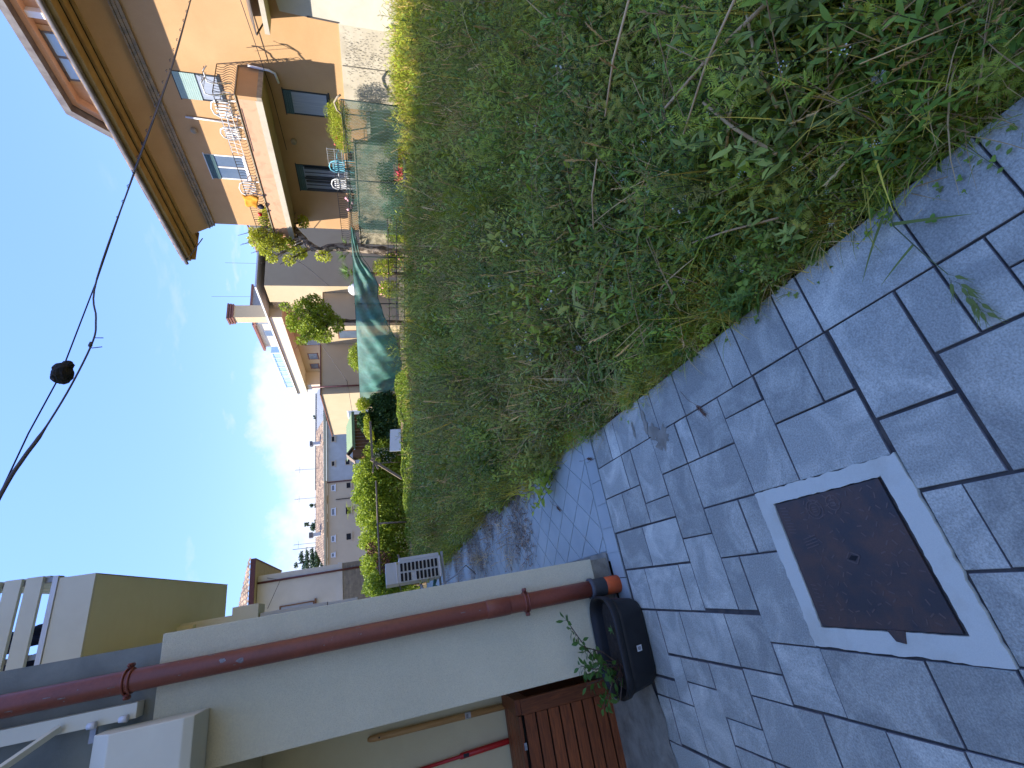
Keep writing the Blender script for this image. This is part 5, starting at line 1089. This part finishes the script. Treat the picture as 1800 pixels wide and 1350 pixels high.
# conifers beyond the row houses
for i, (x, y, h, w, lab) in enumerate(((30, 72, 10.6, 1.0, 'dark tree top beyond the white row house roof'), (16.4, 72, 11.0, .9, 'narrow dark tree top showing above the middle of the terracotta roof'), (13.6, 72, 11.6, 1.5, 'wide dark cedar top above the cream row house ridge'), (8.6, 71, 12.8, 2.3, 'large dark cedar beyond the hipped end of the cream row house'))):
    t = thing('far_conifer', lab, 'tree', (x, y, 0), 'dark trees beyond the row houses'); mb = MB(); mb.tube([(x, y, 0), (x, y, h - .3)], [.3, .06], 6); mb.build('trunk', 'bark', t)
    bl = []; rr = random.Random(i)
    for k in range(5):
        zz = h - .25 - k * .75; r = w * (.28 + .26 * k)
        for q in range(3): a = rr.uniform(0, 6.28); bl.append((x + r * .6 * math.cos(a), y + r * .6 * math.sin(a), zz + rr.uniform(-.2, .2), r * .65, r * .65, .22))
    foliage(t, 'crown', bl, 3800, .30, 'conifer', 70 + i, .5, .2)
# lime-green ground ivy on the bank: nobody could count its leaves
rs = np.random.default_rng(9); n = 26000
X = rs.uniform(1.6, 9.7, n); T = rs.beta(1.3, 1.1, n); Yv = 18.15 + T * 1.0; Z = .0 + np.clip(T * .62, 0, .50) + rs.random(n) * .08 + .04 * np.sin(X * 5) 
thin = rs.random(n) < (.45 + .55 * np.sin(X * 1.9 + 1) * np.sin(X * .7)) + (T < .6)
P = np.stack([X, Yv, Z], 1)[thin]; V, Fq = leafcloud(P, .075, .7, .5, rs)
tag(link('bank_ivy', npmesh('bank_ivy', V, Fq, 'limeleaf')), 'sunlit lime green creeper along the foot of the hedge', 'ground cover', kind='stuff')

# ---- weed prototypes (unlinked meshes, scattered by geometry nodes)
def proto(fn, seed):
    rr = random.Random(seed); mb = {}
    def part(m):
        if m not in mb: mb[m] = MB()
        return mb[m]
    fn(part, rr)
    me = bpy.data.meshes.new('weed_form'); vs = []; fs = []; mi = []; names = list(mb)
    for k, m in enumerate(names):
        o = len(vs); vs += mb[m].v; fs += [tuple(i + o for i in f) for f in mb[m].f]; mi += [k] * len(mb[m].f)
    me.from_pydata(vs, [], fs); me.update()
    for m in names: me.materials.append(M[m])
    me.polygons.foreach_set('material_index', mi); me.polygons.foreach_set('use_smooth', [True] * len(fs)); return me
def blade(mb, base, d, L, w, droop, seg=5, twist=0):
    d = Vector(d).normalized(); s = d.cross(Vector((0, 0, 1)));
    if s.length < .05: s = Vector((1, 0, 0))
    s.normalize(); P = []; c = Vector(base); dd = d.copy(); vs = []
    for i in range(seg + 1):
        t = i / seg; ww = w * (1 - t ** 1.6) / 2 + .0004; vs += [c - s * ww, c + s * ww]; dd = (dd + Vector((0, 0, -droop / seg))).normalized(); c = c + dd * (L / seg)
    mb.add(vs, [(2 * i, 2 * i + 1, 2 * i + 3, 2 * i + 2) for i in range(seg)])
def p_grass(part, rr, m='grass', n=34, L=(.18, .42), w=.006, spread=.10, droop=1.4):
    for i in range(n):
        a = rr.uniform(0, 6.28); e = rr.uniform(.55, 1.5); d = Vector((math.cos(a) * math.cos(e), math.sin(a) * math.cos(e), math.sin(e)))
        blade(part(m), (rr.gauss(0, spread * .5), rr.gauss(0, spread * .5), 0), d, rr.uniform(*L), w * rr.uniform(.6, 1.3), rr.uniform(.3, droop))
def p_dry(part, rr):
    for i in range(30):
        a = rr.uniform(0, 6.28); e = rr.uniform(.0, .9); d = Vector((math.cos(a) * math.cos(e), math.sin(a) * math.cos(e), math.sin(e)))
        blade(part('dry'), (rr.gauss(0, .07), rr.gauss(0, .07), rr.uniform(0, .10)), d, rr.uniform(.12, .40), .0045 * rr.uniform(.6, 1.4), rr.uniform(.2, 1.3), 4)
    for i in range(3):
        a = rr.uniform(0, 6.28); e = rr.uniform(.7, 1.4); d = Vector((math.cos(a) * math.cos(e), math.sin(a) * math.cos(e), math.sin(e))); q = d * rr.uniform(.25, .45)
        part('dry').tube([(0, 0, 0), q], [.0018, .001], 4, False)
        for k in range(14): leaf(part('dry'), q + d * k * .006, rdir(rr, .2, 1.2) * .5 + d, (0, 0, 1), .022, .005, 0, (.3, 1, 0))
def p_broad(part, rr, m='weed', L=(.042, .085), asp=.5, n_st=5, h=.33):
    for s in range(n_st):
        a = rr.uniform(0, 6.28); e = rr.uniform(.8, 1.5); d = Vector((math.cos(a) * math.cos(e), math.sin(a) * math.cos(e), math.sin(e))); hh = h * rr.uniform(.6, 1.15)
        p = Vector((rr.gauss(0, .03), rr.gauss(0, .03), 0)); part('stem').tube([p, p + d * hh * .5, p + d * hh + Vector((0, 0, .01))], [.0025, .002, .001], 4, False)
        k = int(hh / .022)
        for i in range(k):
            t = (i + 1) / k; c = p + d * hh * t; aa = i * 2.4 + rr.uniform(-.4, .4); el = .15 + .7 * t
            ld = Vector((math.cos(aa) * math.cos(el), math.sin(aa) * math.cos(el), math.sin(el)))
            ll = rr.uniform(*L) * (1.15 - .55 * t); leaf(part(m), c, ld, (0, 0, 1), ll, ll * asp, .25, (.12, .8, 1, .6, 0))
def p_feather(part, rr, h=.36, n_st=6):
    for s in range(n_st):
        a = rr.uniform(0, 6.28); e = rr.uniform(.8, 1.5); d = Vector((math.cos(a) * math.cos(e), math.sin(a) * math.cos(e), math.sin(e))); hh = h * rr.uniform(.6, 1.15)
        p = Vector((rr.gauss(0, .04), rr.gauss(0, .04), 0)); part('stem').tube([p, p + d * hh], [.002, .001], 3, False)
        k = int(hh / .03)
        for i in range(k):
            t = (i + 1) / k; c = p + d * hh * t; aa = i * 2.4 + rr.uniform(-.4, .4); el = .2 + .6 * t
            ld = Vector((math.cos(aa) * math.cos(el), math.sin(aa) * math.cos(el), math.sin(el))); s_ = ld.cross(Vector((0, 0, 1))).normalized(); LL = rr.uniform(.05, .085) * (1.15 - .4 * t)
            blade(part('feather'), c, ld, LL, .003, .4, 2)
            for q in range(5):
                cc = c + ld * LL * (q + 1) / 6
                for sg in (-1, 1): blade(part('feather'), cc, s_ * sg + ld * .7 + Vector((0, 0, .2)), LL * .34 * (1.1 - abs(q - 2) * .15), .0045, .2, 1)
def jag(mb, base, d, n, L, Wd, rr, bend=.3):
    prof = (.10, .30, .18, .55, .28, .85, .38, 1.0, .45, .95, .40, .60, .12, .0); leaf(mb, base, d, n, L, Wd, bend, prof, .12)
def p_thistle(part, rr, h=.55):
    d = Vector((rr.uniform(-.15, .15), rr.uniform(-.15, .15), 1)).normalized(); part('stem').tube([(0, 0, 0), d * h * .5, d * h + Vector((.02, .01, 0))], [.006, .005, .0025], 6, False)
    for i in range(14):
        t = i / 14; c = d * h * t; aa = i * 2.4; el = .1 + .7 * t; ld = Vector((math.cos(aa) * math.cos(el), math.sin(aa) * math.cos(el), math.sin(el)))
        jag(part('weed'), c, ld, (0, 0, 1), rr.uniform(.13, .22) * (1.1 - .6 * t), rr.uniform(.05, .08) * (1.1 - .4 * t), rr)
    for i in range(6):
        e = d * h + rdir(rr, .5, 1.3) * rr.uniform(.04, .1); part('stem').tube([d * h * .95, e], [.0018, .0012], 4, False); part('stem').blob(e, (.006, .006, .010), i, 1, .1)
        if i % 2: part('flowerwhite').blob(e + Vector((0, 0, .010)), (.007, .007, .006), i, 1, .2)
def p_mat(part, rr):
    for i in range(46):
        r = abs(rr.gauss(0, .10)); a = rr.uniform(0, 6.28); c = Vector((r * math.cos(a), r * math.sin(a), rr.uniform(.015, .07)))
        for k in range(3): aa = a + k * 2.1; leaf(part('weed_dark'), c, (math.cos(aa), math.sin(aa), .25), (0, 0, 1), rr.uniform(.014, .024), rr.uniform(.012, .018), .1, (.3, 1, .9, .4))
def p_lance(part, rr): p_broad(part, rr, 'weed_dark', (.065, .11), .30, 4, .40)
def p_small(part, rr): p_broad(part, rr, 'weed', (.016, .03), .55, 8, .30)
def p_umbel(part, rr):
    p_broad(part, rr, 'feather', (.02, .035), .35, 6, .34)
    for i in range(4):
        e = Vector((rr.gauss(0, .07), rr.gauss(0, .07), rr.uniform(.25, .42)))
        for k in range(7):
            q = e + Vector((rr.gauss(0, .010), rr.gauss(0, .010), rr.gauss(0, .004)))
            part('flowerwhite' if i == 1 else 'floweryellow' if i == 2 else 'feather').add([q + Vector(v) * .0022 for v in ((1, 0, 0), (0, 1, 0), (-1, 0, 0), (0, -1, 0))], [(0, 1, 2, 3)])
def p_straw(part, rr):
    for i in range(5):
        a = rr.uniform(0, 6.28); e = rr.uniform(-.03, .25); d = Vector((math.cos(a) * math.cos(e), math.sin(a) * math.cos(e), math.sin(e))); p = Vector((rr.gauss(0, .1), rr.gauss(0, .1), rr.uniform(.10, .28))); L = rr.uniform(.10, .36)
        part('dry').tube([p - d * L / 2, p + Vector((0, 0, .01)), p + d * L / 2], [.0016, .0018, .0010], 5, False)
def p_leaflitter(part, rr):
    for i in range(26):
        a = rr.uniform(0, 6.28); p = Vector((rr.gauss(0, .13), rr.gauss(0, .13), rr.uniform(.004, .012))); blade(part('dry'), p, (math.cos(a), math.sin(a), rr.uniform(-.02, .1)), rr.uniform(.03, .14), rr.uniform(.003, .006), .1, 2)
M['debris'] = mat('brown_plant_debris', (.23, .155, .10), .9, (.13, .085, .06), 30, 1)
def p_debris(part, rr):
    for i in range(24):
        a = rr.gauss(0, .5) + (3.14 if rr.random() < .5 else 0); p = Vector((rr.gauss(0, .15), rr.gauss(0, .09), rr.uniform(.006, .018))); blade(part('debris' if i % 4 else 'drystraw'), p, (math.cos(a), math.sin(a), rr.uniform(-.02, .12)), rr.uniform(.05, .20), rr.uniform(.004, .009), .1, 3)
    for i in range(6): p = Vector((rr.gauss(0, .12), rr.gauss(0, .1), .012)); leaf(part('debris'), p, rdir(rr, -.1, .3), (0, 0, 1), .035, .02, .3)
GN_CACHE = {}
def scatter(name, protos, P, rotz, scale, tilt, pick, label, cat):
    """points carrying turn, size and form number; geometry nodes put a plant on each"""
    me = bpy.data.meshes.new(name); n = len(P); me.vertices.add(n); me.vertices.foreach_set('co', np.asarray(P, dtype=np.float32).ravel())
    at = me.attributes.new('turn', 'FLOAT_VECTOR', 'POINT'); at.data.foreach_set('vector', np.stack([tilt[:, 0], tilt[:, 1], rotz], 1).astype(np.float32).ravel())
    at = me.attributes.new('size', 'FLOAT', 'POINT'); at.data.foreach_set('value', scale.astype(np.float32))
    at = me.attributes.new('form', 'INT', 'POINT'); at.data.foreach_set('value', pick.astype(np.int32))
    o = link(name, me); tag(o, label, cat, kind='stuff')
    ng = bpy.data.node_groups.new(name + '_scatter', 'GeometryNodeTree'); ng.interface.new_socket('Geometry', in_out='INPUT', socket_type='NodeSocketGeometry'); ng.interface.new_socket('Geometry', in_out='OUTPUT', socket_type='NodeSocketGeometry')
    gi = ng.nodes.new('NodeGroupInput'); go = ng.nodes.new('NodeGroupOutput'); iop = ng.nodes.new('GeometryNodeInstanceOnPoints'); iop.inputs['Pick Instance'].default_value = True
    g2i = ng.nodes.new('GeometryNodeGeometryToInstance')
    for q in reversed(protos):
        if q.name not in GN_CACHE: GN_CACHE[q.name] = bpy.data.objects.new(q.name, q)
        oi = ng.nodes.new('GeometryNodeObjectInfo'); oi.inputs['Object'].default_value = GN_CACHE[q.name]; oi.inputs['As Instance'].default_value = False
        ng.links.new(oi.outputs['Geometry'], g2i.inputs[0])
    def attr(nm, ty):
        a = ng.nodes.new('GeometryNodeInputNamedAttribute'); a.data_type = ty; a.inputs['Name'].default_value = nm
        return a.outputs['Attribute']
    ng.links.new(gi.outputs[0], iop.inputs['Points']); ng.links.new(g2i.outputs[0], iop.inputs['Instance'])
    ng.links.new(attr('form', 'INT'), iop.inputs['Instance Index']); ng.links.new(attr('size', 'FLOAT'), iop.inputs['Scale'])
    e2r = ng.nodes.new('FunctionNodeEulerToRotation'); ng.links.new(attr('turn', 'FLOAT_VECTOR'), e2r.inputs[0]); ng.links.new(e2r.outputs[0], iop.inputs['Rotation'])
    ng.links.new(iop.outputs[0], go.inputs[0])
    md = o.modifiers.new('scatter', 'NODES'); md.node_group = ng; return o
def zgv(x, y):
    d = np.clip((x - 1.2) / 7, 0, 1); return -.02 - .30 * d * d * (3 - 2 * d) - .10 * np.clip((y - 5) / 10, 0, 1)
def xleft(y): return np.where(y < 3.1, .872 + .035 * y + .0, np.where(y < 7, .985 + .07 * (y - 3.1), 1.26 - .03 * (y - 7)))
def xright(y): return np.where(y < 9.4, 14.8, 14.0 - (y - 9.38) * .419 + .15)
def vnoise(x, y, s, seed):
    return (np.sin(x * s + seed) * np.cos(y * s * 1.13 + seed * 2.1) + np.sin(x * s * 2.3 + y * s * 1.7 + seed * .7) * .6 + np.cos(y * s * 3.1 - x * s * 1.3 + seed) * .4) / 2
def field(n, rs, power, pad=0.0, ymax=19.0):
    """points in the field, denser near the camera"""
    out = []
    while sum(len(o) for o in out) < n:
        k = n * 2; r = .9 + 22 * rs.random(k) ** power; a = rs.uniform(R(-2), R(96), k)
        x = r * np.sin(a); y = r * np.cos(a) - .3
        ok = (x > xleft(y) + pad) & (x < xright(y)) & (y < ymax) & (y > -1.2 + (x - 1) * .22)
        out.append(np.stack([x[ok], y[ok]], 1))
    return np.concatenate(out)[:n]
def lay(name, protos, weights, n, seed, size, label, cat, power=1.3, pad=.03, cond=None, tiltamt=.25, grow=.6):
    rs = np.random.default_rng(seed); Q = field(n, rs, power, pad)
    if cond is not None: Q = Q[cond(Q[:, 0], Q[:, 1], rs)]
    n = len(Q); z = zgv(Q[:, 0], Q[:, 1]); dist = np.hypot(Q[:, 0], Q[:, 1])
    edge = np.clip((Q[:, 0] - xleft(Q[:, 1])) / .45, .0, 1)       # plants stay low along the paving
    sc = rs.uniform(size[0], size[1], n) * (.50 + .50 * edge) * (1 + grow * np.clip((dist - 3) / 12, 0, 1)) * (.9 + .35 * vnoise(Q[:, 0], Q[:, 1], 1.3, seed))
    w = np.array(weights, float); w /= w.sum()
    return scatter(name, protos, np.stack([Q[:, 0], Q[:, 1], z - .01], 1), rs.uniform(0, 6.28, n), sc, rs.normal(0, tiltamt, (n, 2)), rs.choice(len(protos), n, p=w), label, cat)
G1, G2, G3 = proto(p_grass, 1), proto(lambda p, r: p_grass(p, r, 'grass', 44, (.12, .30), .0045, .14, 1.8), 2), proto(lambda p, r: p_grass(p, r, 'grass', 22, (.25, .5), .008, .07, 1.2), 3)
D1, D2 = proto(p_dry, 4), proto(p_dry, 5)
B1, B2, B3 = proto(p_broad, 6), proto(p_lance, 7), proto(lambda p, r: p_broad(p, r, 'weed_dark', (.05, .08), .7, 5, .24), 8)
F1, F2 = proto(p_feather, 9), proto(lambda p, r: p_feather(p, r, .45, 8), 10)
S1, S2 = proto(p_small, 11), proto(p_umbel, 12)
T1, T2 = proto(p_thistle, 13), proto(p_thistle, 14)
M1, M2 = proto(p_mat, 15), proto(p_mat, 16)
ST, LL = proto(p_straw, 17), proto(p_leaflitter, 18)
near = lambda x, y, rs: np.hypot(x, y) < 7
lay('wild_grass', [G1, G2, G3], [3, 3, 2], 3600, 101, (.6, 1.2), 'green wild grass tufts all through the overgrown field', 'grass', 1.25, grow=.4, cond=lambda x, y, rs: rs.random(len(x)) < .75 + .5 * vnoise(x, y, 1.1, 2))
lay('leafy_weeds', [B1, B2, B3, S1, S2], [3, 3, 2, 3, 2], 6800, 102, (.6, 1.3), 'broad-leaved weeds filling the overgrown field', 'weeds', 1.3, grow=.9, cond=lambda x, y, rs: rs.random(len(x)) < .60 + .45 * np.clip(1.6 - np.hypot(x, y) / 5, -.2, 1) + .4 * vnoise(x, y, .9, 3))
lay('feathery_weeds', [F1, F2, S1], [3, 3, 1], 4600, 103, (.6, 1.2), 'feathery fresh green weeds in drifts across the field', 'weeds', 1.0, grow=.9, cond=lambda x, y, rs: rs.random(len(x)) < (.5 + .8 * vnoise(x, y, .7, 5)) * np.clip((np.hypot(x, y) - .6) / 2.4, .15, 1))
lay('tall_weed_clumps', [F2, S1, B1, D2, G3], [3, 5, 4, 2, 1], 2300, 107, (1.1, 2.0), 'taller shaggy weed clumps standing out over the field', 'weeds', .95, pad=.6, grow=.55, cond=lambda x, y, rs: (vnoise(x, y, 1.7, 8) > .12) & (np.hypot(x, y) > 3.2), tiltamt=.3)
lay('dry_grass', [D1, D2, ST], [3, 3, 2], 3000, 104, (.7, 1.25), 'straw coloured dead grass tangled between the weeds', 'dry grass', 1.1, grow=.9, cond=lambda x, y, rs: rs.random(len(x)) < .45 + .9 * vnoise(x, y, .8, 9))
lay('straw_stems', [ST, D2], [4, 2], 700, 108, (.8, 1.5), 'loose bleached straws lying over the near weeds', 'straw', 1.7, pad=.05, grow=.3, cond=lambda x, y, rs: (np.hypot(x, y) < 7) & (vnoise(x, y, 2.0, 12) > -.25), tiltamt=.45)
lay('ground_creepers', [M1, M2], [1, 1], 2600, 105, (.7, 1.4), 'small-leaved creeping plants on the ground near the paving', 'ground cover', 1.6, pad=.0, cond=near, tiltamt=.08)
lay('sow_thistles', [T1, T2], [1, 1], 110, 106, (.55, 1.0), 'jagged-leaved sow thistles standing above the other weeds', 'thistles', 1.25, pad=.35, cond=lambda x, y, rs: np.hypot(x, y) > 1.6, tiltamt=.2, grow=0)
# fringe of low grass along the paving edge
rs = np.random.default_rng(110); n = 700; Yf = -1.4 + 11.5 * rs.random(n) ** 1.2; Xf = xleft(Yf) + rs.exponential(.05, n) + .028
scatter('edge_grass', [G2, M1, LL, D1], np.stack([Xf, Yf, zgv(Xf, Yf) - .0], 1), rs.uniform(0, 6.28, n), rs.uniform(.25, .50, n) * (1 + .08 * Yf), rs.normal(0, .2, (n, 2)), rs.choice(4, n, p=[.58, .27, .10, .05]), 'low fine grass creeping over the edge of the pavers', 'grass')
# dry debris lying on the side path
rs = np.random.default_rng(111); n = 420; Yd = 4.6 + rs.random(n) * 8.5; Xd = .28 + rs.random(n) ** .7 * .95
k = (vnoise(Xd, Yd, 2.2, 4) > -.1); Xd, Yd = Xd[k], Yd[k]; n = len(Xd)
scatter('path_debris', [proto(p_debris, 19), D1], np.stack([Xd, Yd, np.full(n, .002)], 1), rs.uniform(0, 6.28, n), rs.uniform(.5, 1.1, n), rs.normal(0, .03, (n, 2)), rs.choice(2, n, p=[.93, .07]), 'dry brown plant debris swept over the side path', 'plant debris')
# loose leaves by the path edge, tall clumps overhanging it
rs = np.random.default_rng(112); n = 220; Yd = 3.6 + rs.random(n) * 9; Xd = xleft(Yd) + rs.uniform(-.12, .25, n)
scatter('path_side_weeds', [S1, G1, F1, B1], np.stack([Xd, Yd, np.full(n, -.01)], 1), rs.uniform(0, 6.28, n), rs.uniform(.7, 1.3, n), rs.normal(0, .3, (n, 2)), rs.choice(4, n), 'weeds leaning over the side path', 'weeds')

# ---- a few plants and stalks one can point at
def standalone(name, label, cat, fn, seed, loc, rz=0, sc=1, group=None):
    me = proto(fn, seed); me.name = name; o = bpy.data.objects.new(name, me); COL.objects.link(o); o.location = loc; o.rotation_euler = (0, 0, rz); o.scale = (sc,) * 3; return tag(o, label, cat, group)
standalone('tall_sow_thistle', 'tall pale-ribbed sow thistle in the middle of the near weeds', 'thistle', lambda p, r: p_thistle(p, r, .62), 201, (2.2, 2.3, -.02), .4, 1.0)
standalone('tall_sow_thistle', 'broad jagged sow thistle farther along the weeds behind the tall one', 'thistle', lambda p, r: p_thistle(p, r, .5), 202, (2.35, 2.95, -.03), 1.4, 1.1)
standalone('tall_sow_thistle', 'sow thistle leaning by the bare patch near the path corner', 'thistle', lambda p, r: p_thistle(p, r, .42), 203, (1.75, 3.1, -.02), 2.2, 1.0)
def p_clock(part, rr):
    part('stem').tube([(0, 0, 0), (.005, 0, .14)], [.0018, .0014], 5, False)
    for i in range(90):
        d = rdir(rr, -1.4, 1.5); c = Vector((.005, 0, .155)); part('flowerwhite').add([c + d * .004, c + d * .017 + Vector((.0016, 0, 0)), c + d * .017 - Vector((.0016, 0, 0)), c + d * .018 + Vector((0, .0016, 0))], [(0, 1, 2), (0, 2, 3)])
standalone('dandelion_clock', 'white dandelion seed head beside the pavers at the near weeds', 'dandelion', p_clock, 204, (1.12, .50, -.0))
standalone('dandelion_clock', 'grey-white dandelion seed head by the bare soil patch', 'dandelion', p_clock, 205, (1.45, 2.55, -.01), 1, 1.2)
def ear(part, rr, p, d, n=22, L=.10, m='dry'):
    d = Vector(d).normalized()
    for k in range(n):
        t = k / n; a = k * 2.4; s = d.orthogonal().normalized(); s = Matrix.Rotation(a, 3, d) @ s
        leaf(part(m), p + d * L * t, d + s * .45, s, .030 * (1.1 - .5 * t), .006, 0, (.3, 1, .7, 0)); blade(part(m), p + d * L * t, d + s * .35, .045, .0008, 0, 1)
def p_lying(part, rr):
    P = [Vector(v) for v in ((.30, -.03, .02), (.18, .0, .03), (.06, .0, .018), (-.03, -.005, .012))]; part('stem').tube(P, [.0022, .002, .0016, .0012], 5, False)
    blade(part('weed_dark'), (.19, .0, .028), (-.5, -.5, .12), .20, .010, .25, 6); blade(part('weed_dark'), (.24, -.01, .025), (-.5, .75, .1), .22, .009, .25, 6); blade(part('weed_dark'), (.10, .0, .02), (-.2, .9, .1), .14, .007, .2, 5)
    for k in range(15):
        b = Vector((-.03 - k * .009, -.006 + .004 * math.sin(k), .014)); d = Vector((-1, rr.uniform(-.55, .55), rr.uniform(.05, .3))).normalized()
        part('stem').tube([b, b + d * .02], [.0007, .0005], 3, False); e = b + d * .02
        leaf(part('weed_dark'), e, d, (0, 0, 1), .034, .010, .1, (.3, 1, .8, .3, 0))
        for q in (-.15, .15): blade(part('weed_dark'), e + d * .02, d + Vector((0, q, 0)), .03, .0009, 0, 1)
standalone('fallen_grass_stalk', 'green brome grass stalk with drooping seed head lying on the nearest pavers', 'grass stalk', p_lying, 206, (.62, .70, 0), R(8))
def p_sprig(part, rr):
    part('stem').tube([(.12, 0, .02), (0, 0, .012), (-.10, .02, .006)], [.001, .0009, .0006], 4, False)
    for k in range(16):
        c = Vector((.10 - k * .014, 0, .012)); s = 1 if k % 2 else -1; leaf(part('weed_dark'), c + Vector((0, s * .012, 0)), (.1, s, .1), (0, 0, 1), .018, .011, .1)
standalone('small_sprig', 'small round-leaved sprig reaching over the paver edge', 'sprig', p_sprig, 207, (.86, .50, 0), R(20))
def p_ear(part, rr): part('drybrown').tube([(.12, 0, .004), (.05, .006, .01), (0, 0, .005)], [.0012, .001, .0008], 4, False); ear(part, rr, Vector((0, 0, .006)), (-1, .1, .02), 16, .07, 'drybrown')
standalone('fallen_seed_head', 'dry brown seed head lying across the pavers beside the mortar stain', 'seed head', p_ear, 208, (.70, 1.84, 0), R(35), 1.1)
standalone('fallen_seed_head', 'dark brown seed head lying on the border tiles near the path corner', 'seed head', p_ear, 209, (.84, 3.20, 0), R(80), 1.2)
standalone('fallen_seed_head', 'brown seed head lying among the diamond path tiles', 'seed head', p_ear, 210, (.66, 4.05, 0), R(60), 1.3)
SK = [((1.62, .50, .30), (1.50, .98, .26), .004, 'slim tan stalk beside the thick straw-coloured one'), ((1.18, .80, .14), (1.55, .88, .22), .005, 'long ochre stalk running back from the paver edge'),
      ((1.55, .55, .22), (1.72, 1.02, .24), .006, 'thick straw-coloured stalk lying across the nearest weeds'), ((1.30, .72, .20), (1.62, .62, .26), .005, 'orange-brown stalk crossing the thick one in the near weeds'),
      ((2.3, .9, .30), (2.05, 1.30, .30), .005, 'bright reed stalk slanting in the upper near weeds'), ((1.05, .95, .06), (1.25, 1.30, .10), .0035, 'thin bleached stem lying low by the paver edge'),
      ((2.0, 1.5, .28), (1.75, 1.75, .25), .004, 'short tan stalk between leafy weeds'), ((1.35, .95, .16), (1.48, .70, .20), .0045, 'pale stalk standing almost upright near the dandelion clock')]
for i, (a, b, r, lab) in enumerate(SK):
    r *= 1.25; a, b = Vector(a) + Vector((0, 0, .07 if i != 3 else .02)), Vector(b) + Vector((0, 0, .08 if i != 3 else .02)); mid = a.lerp(b, .5) + Vector((.01, .01, .012)); mb = MB(); mb.tube([a, a.lerp(mid, .98), mid, mid.lerp(b, .04), b], [r, r * .95, r * 1.2, r * .95, r * .75], 7)
    tag(mb.build('dry_stalk', 'drystraw', smooth=True), lab, 'dry stalk', 'dry stalks on the near weeds')

# lawn and planting beyond the fence
rs = np.random.default_rng(120); n = 2600; Yl = 9.6 + 11.5 * rs.random(n); Xl = 14.0 - (Yl - 9.38) * .419 + rs.uniform(-.1, 3.2, n)
scatter('garden_lawn', [G2, S1, G1], np.stack([Xl, Yl, zgv(Xl, Yl) + .0], 1), rs.uniform(0, 6.28, n), rs.uniform(.8, 1.5, n), rs.normal(0, .15, (n, 2)), rs.choice(3, n, p=[.5, .3, .2]), 'sunlit rough grass beyond the net fence', 'grass')
rs = np.random.default_rng(121); n = 900; Yl = 5.0 + 5.0 * rs.random(n); Xl = 14.9 - rs.exponential(.45, n)
scatter('wall_foot_weeds', [F2, F1, G1, D1], np.stack([Xl, Yl, zgv(Xl, Yl)], 1), rs.uniform(0, 6.28, n), rs.uniform(1.2, 2.3, n), rs.normal(0, .2, (n, 2)), rs.choice(4, n, p=[.4, .3, .15, .15]), 'tall sunlit yellow-green weeds at the foot of the cream wall', 'weeds')
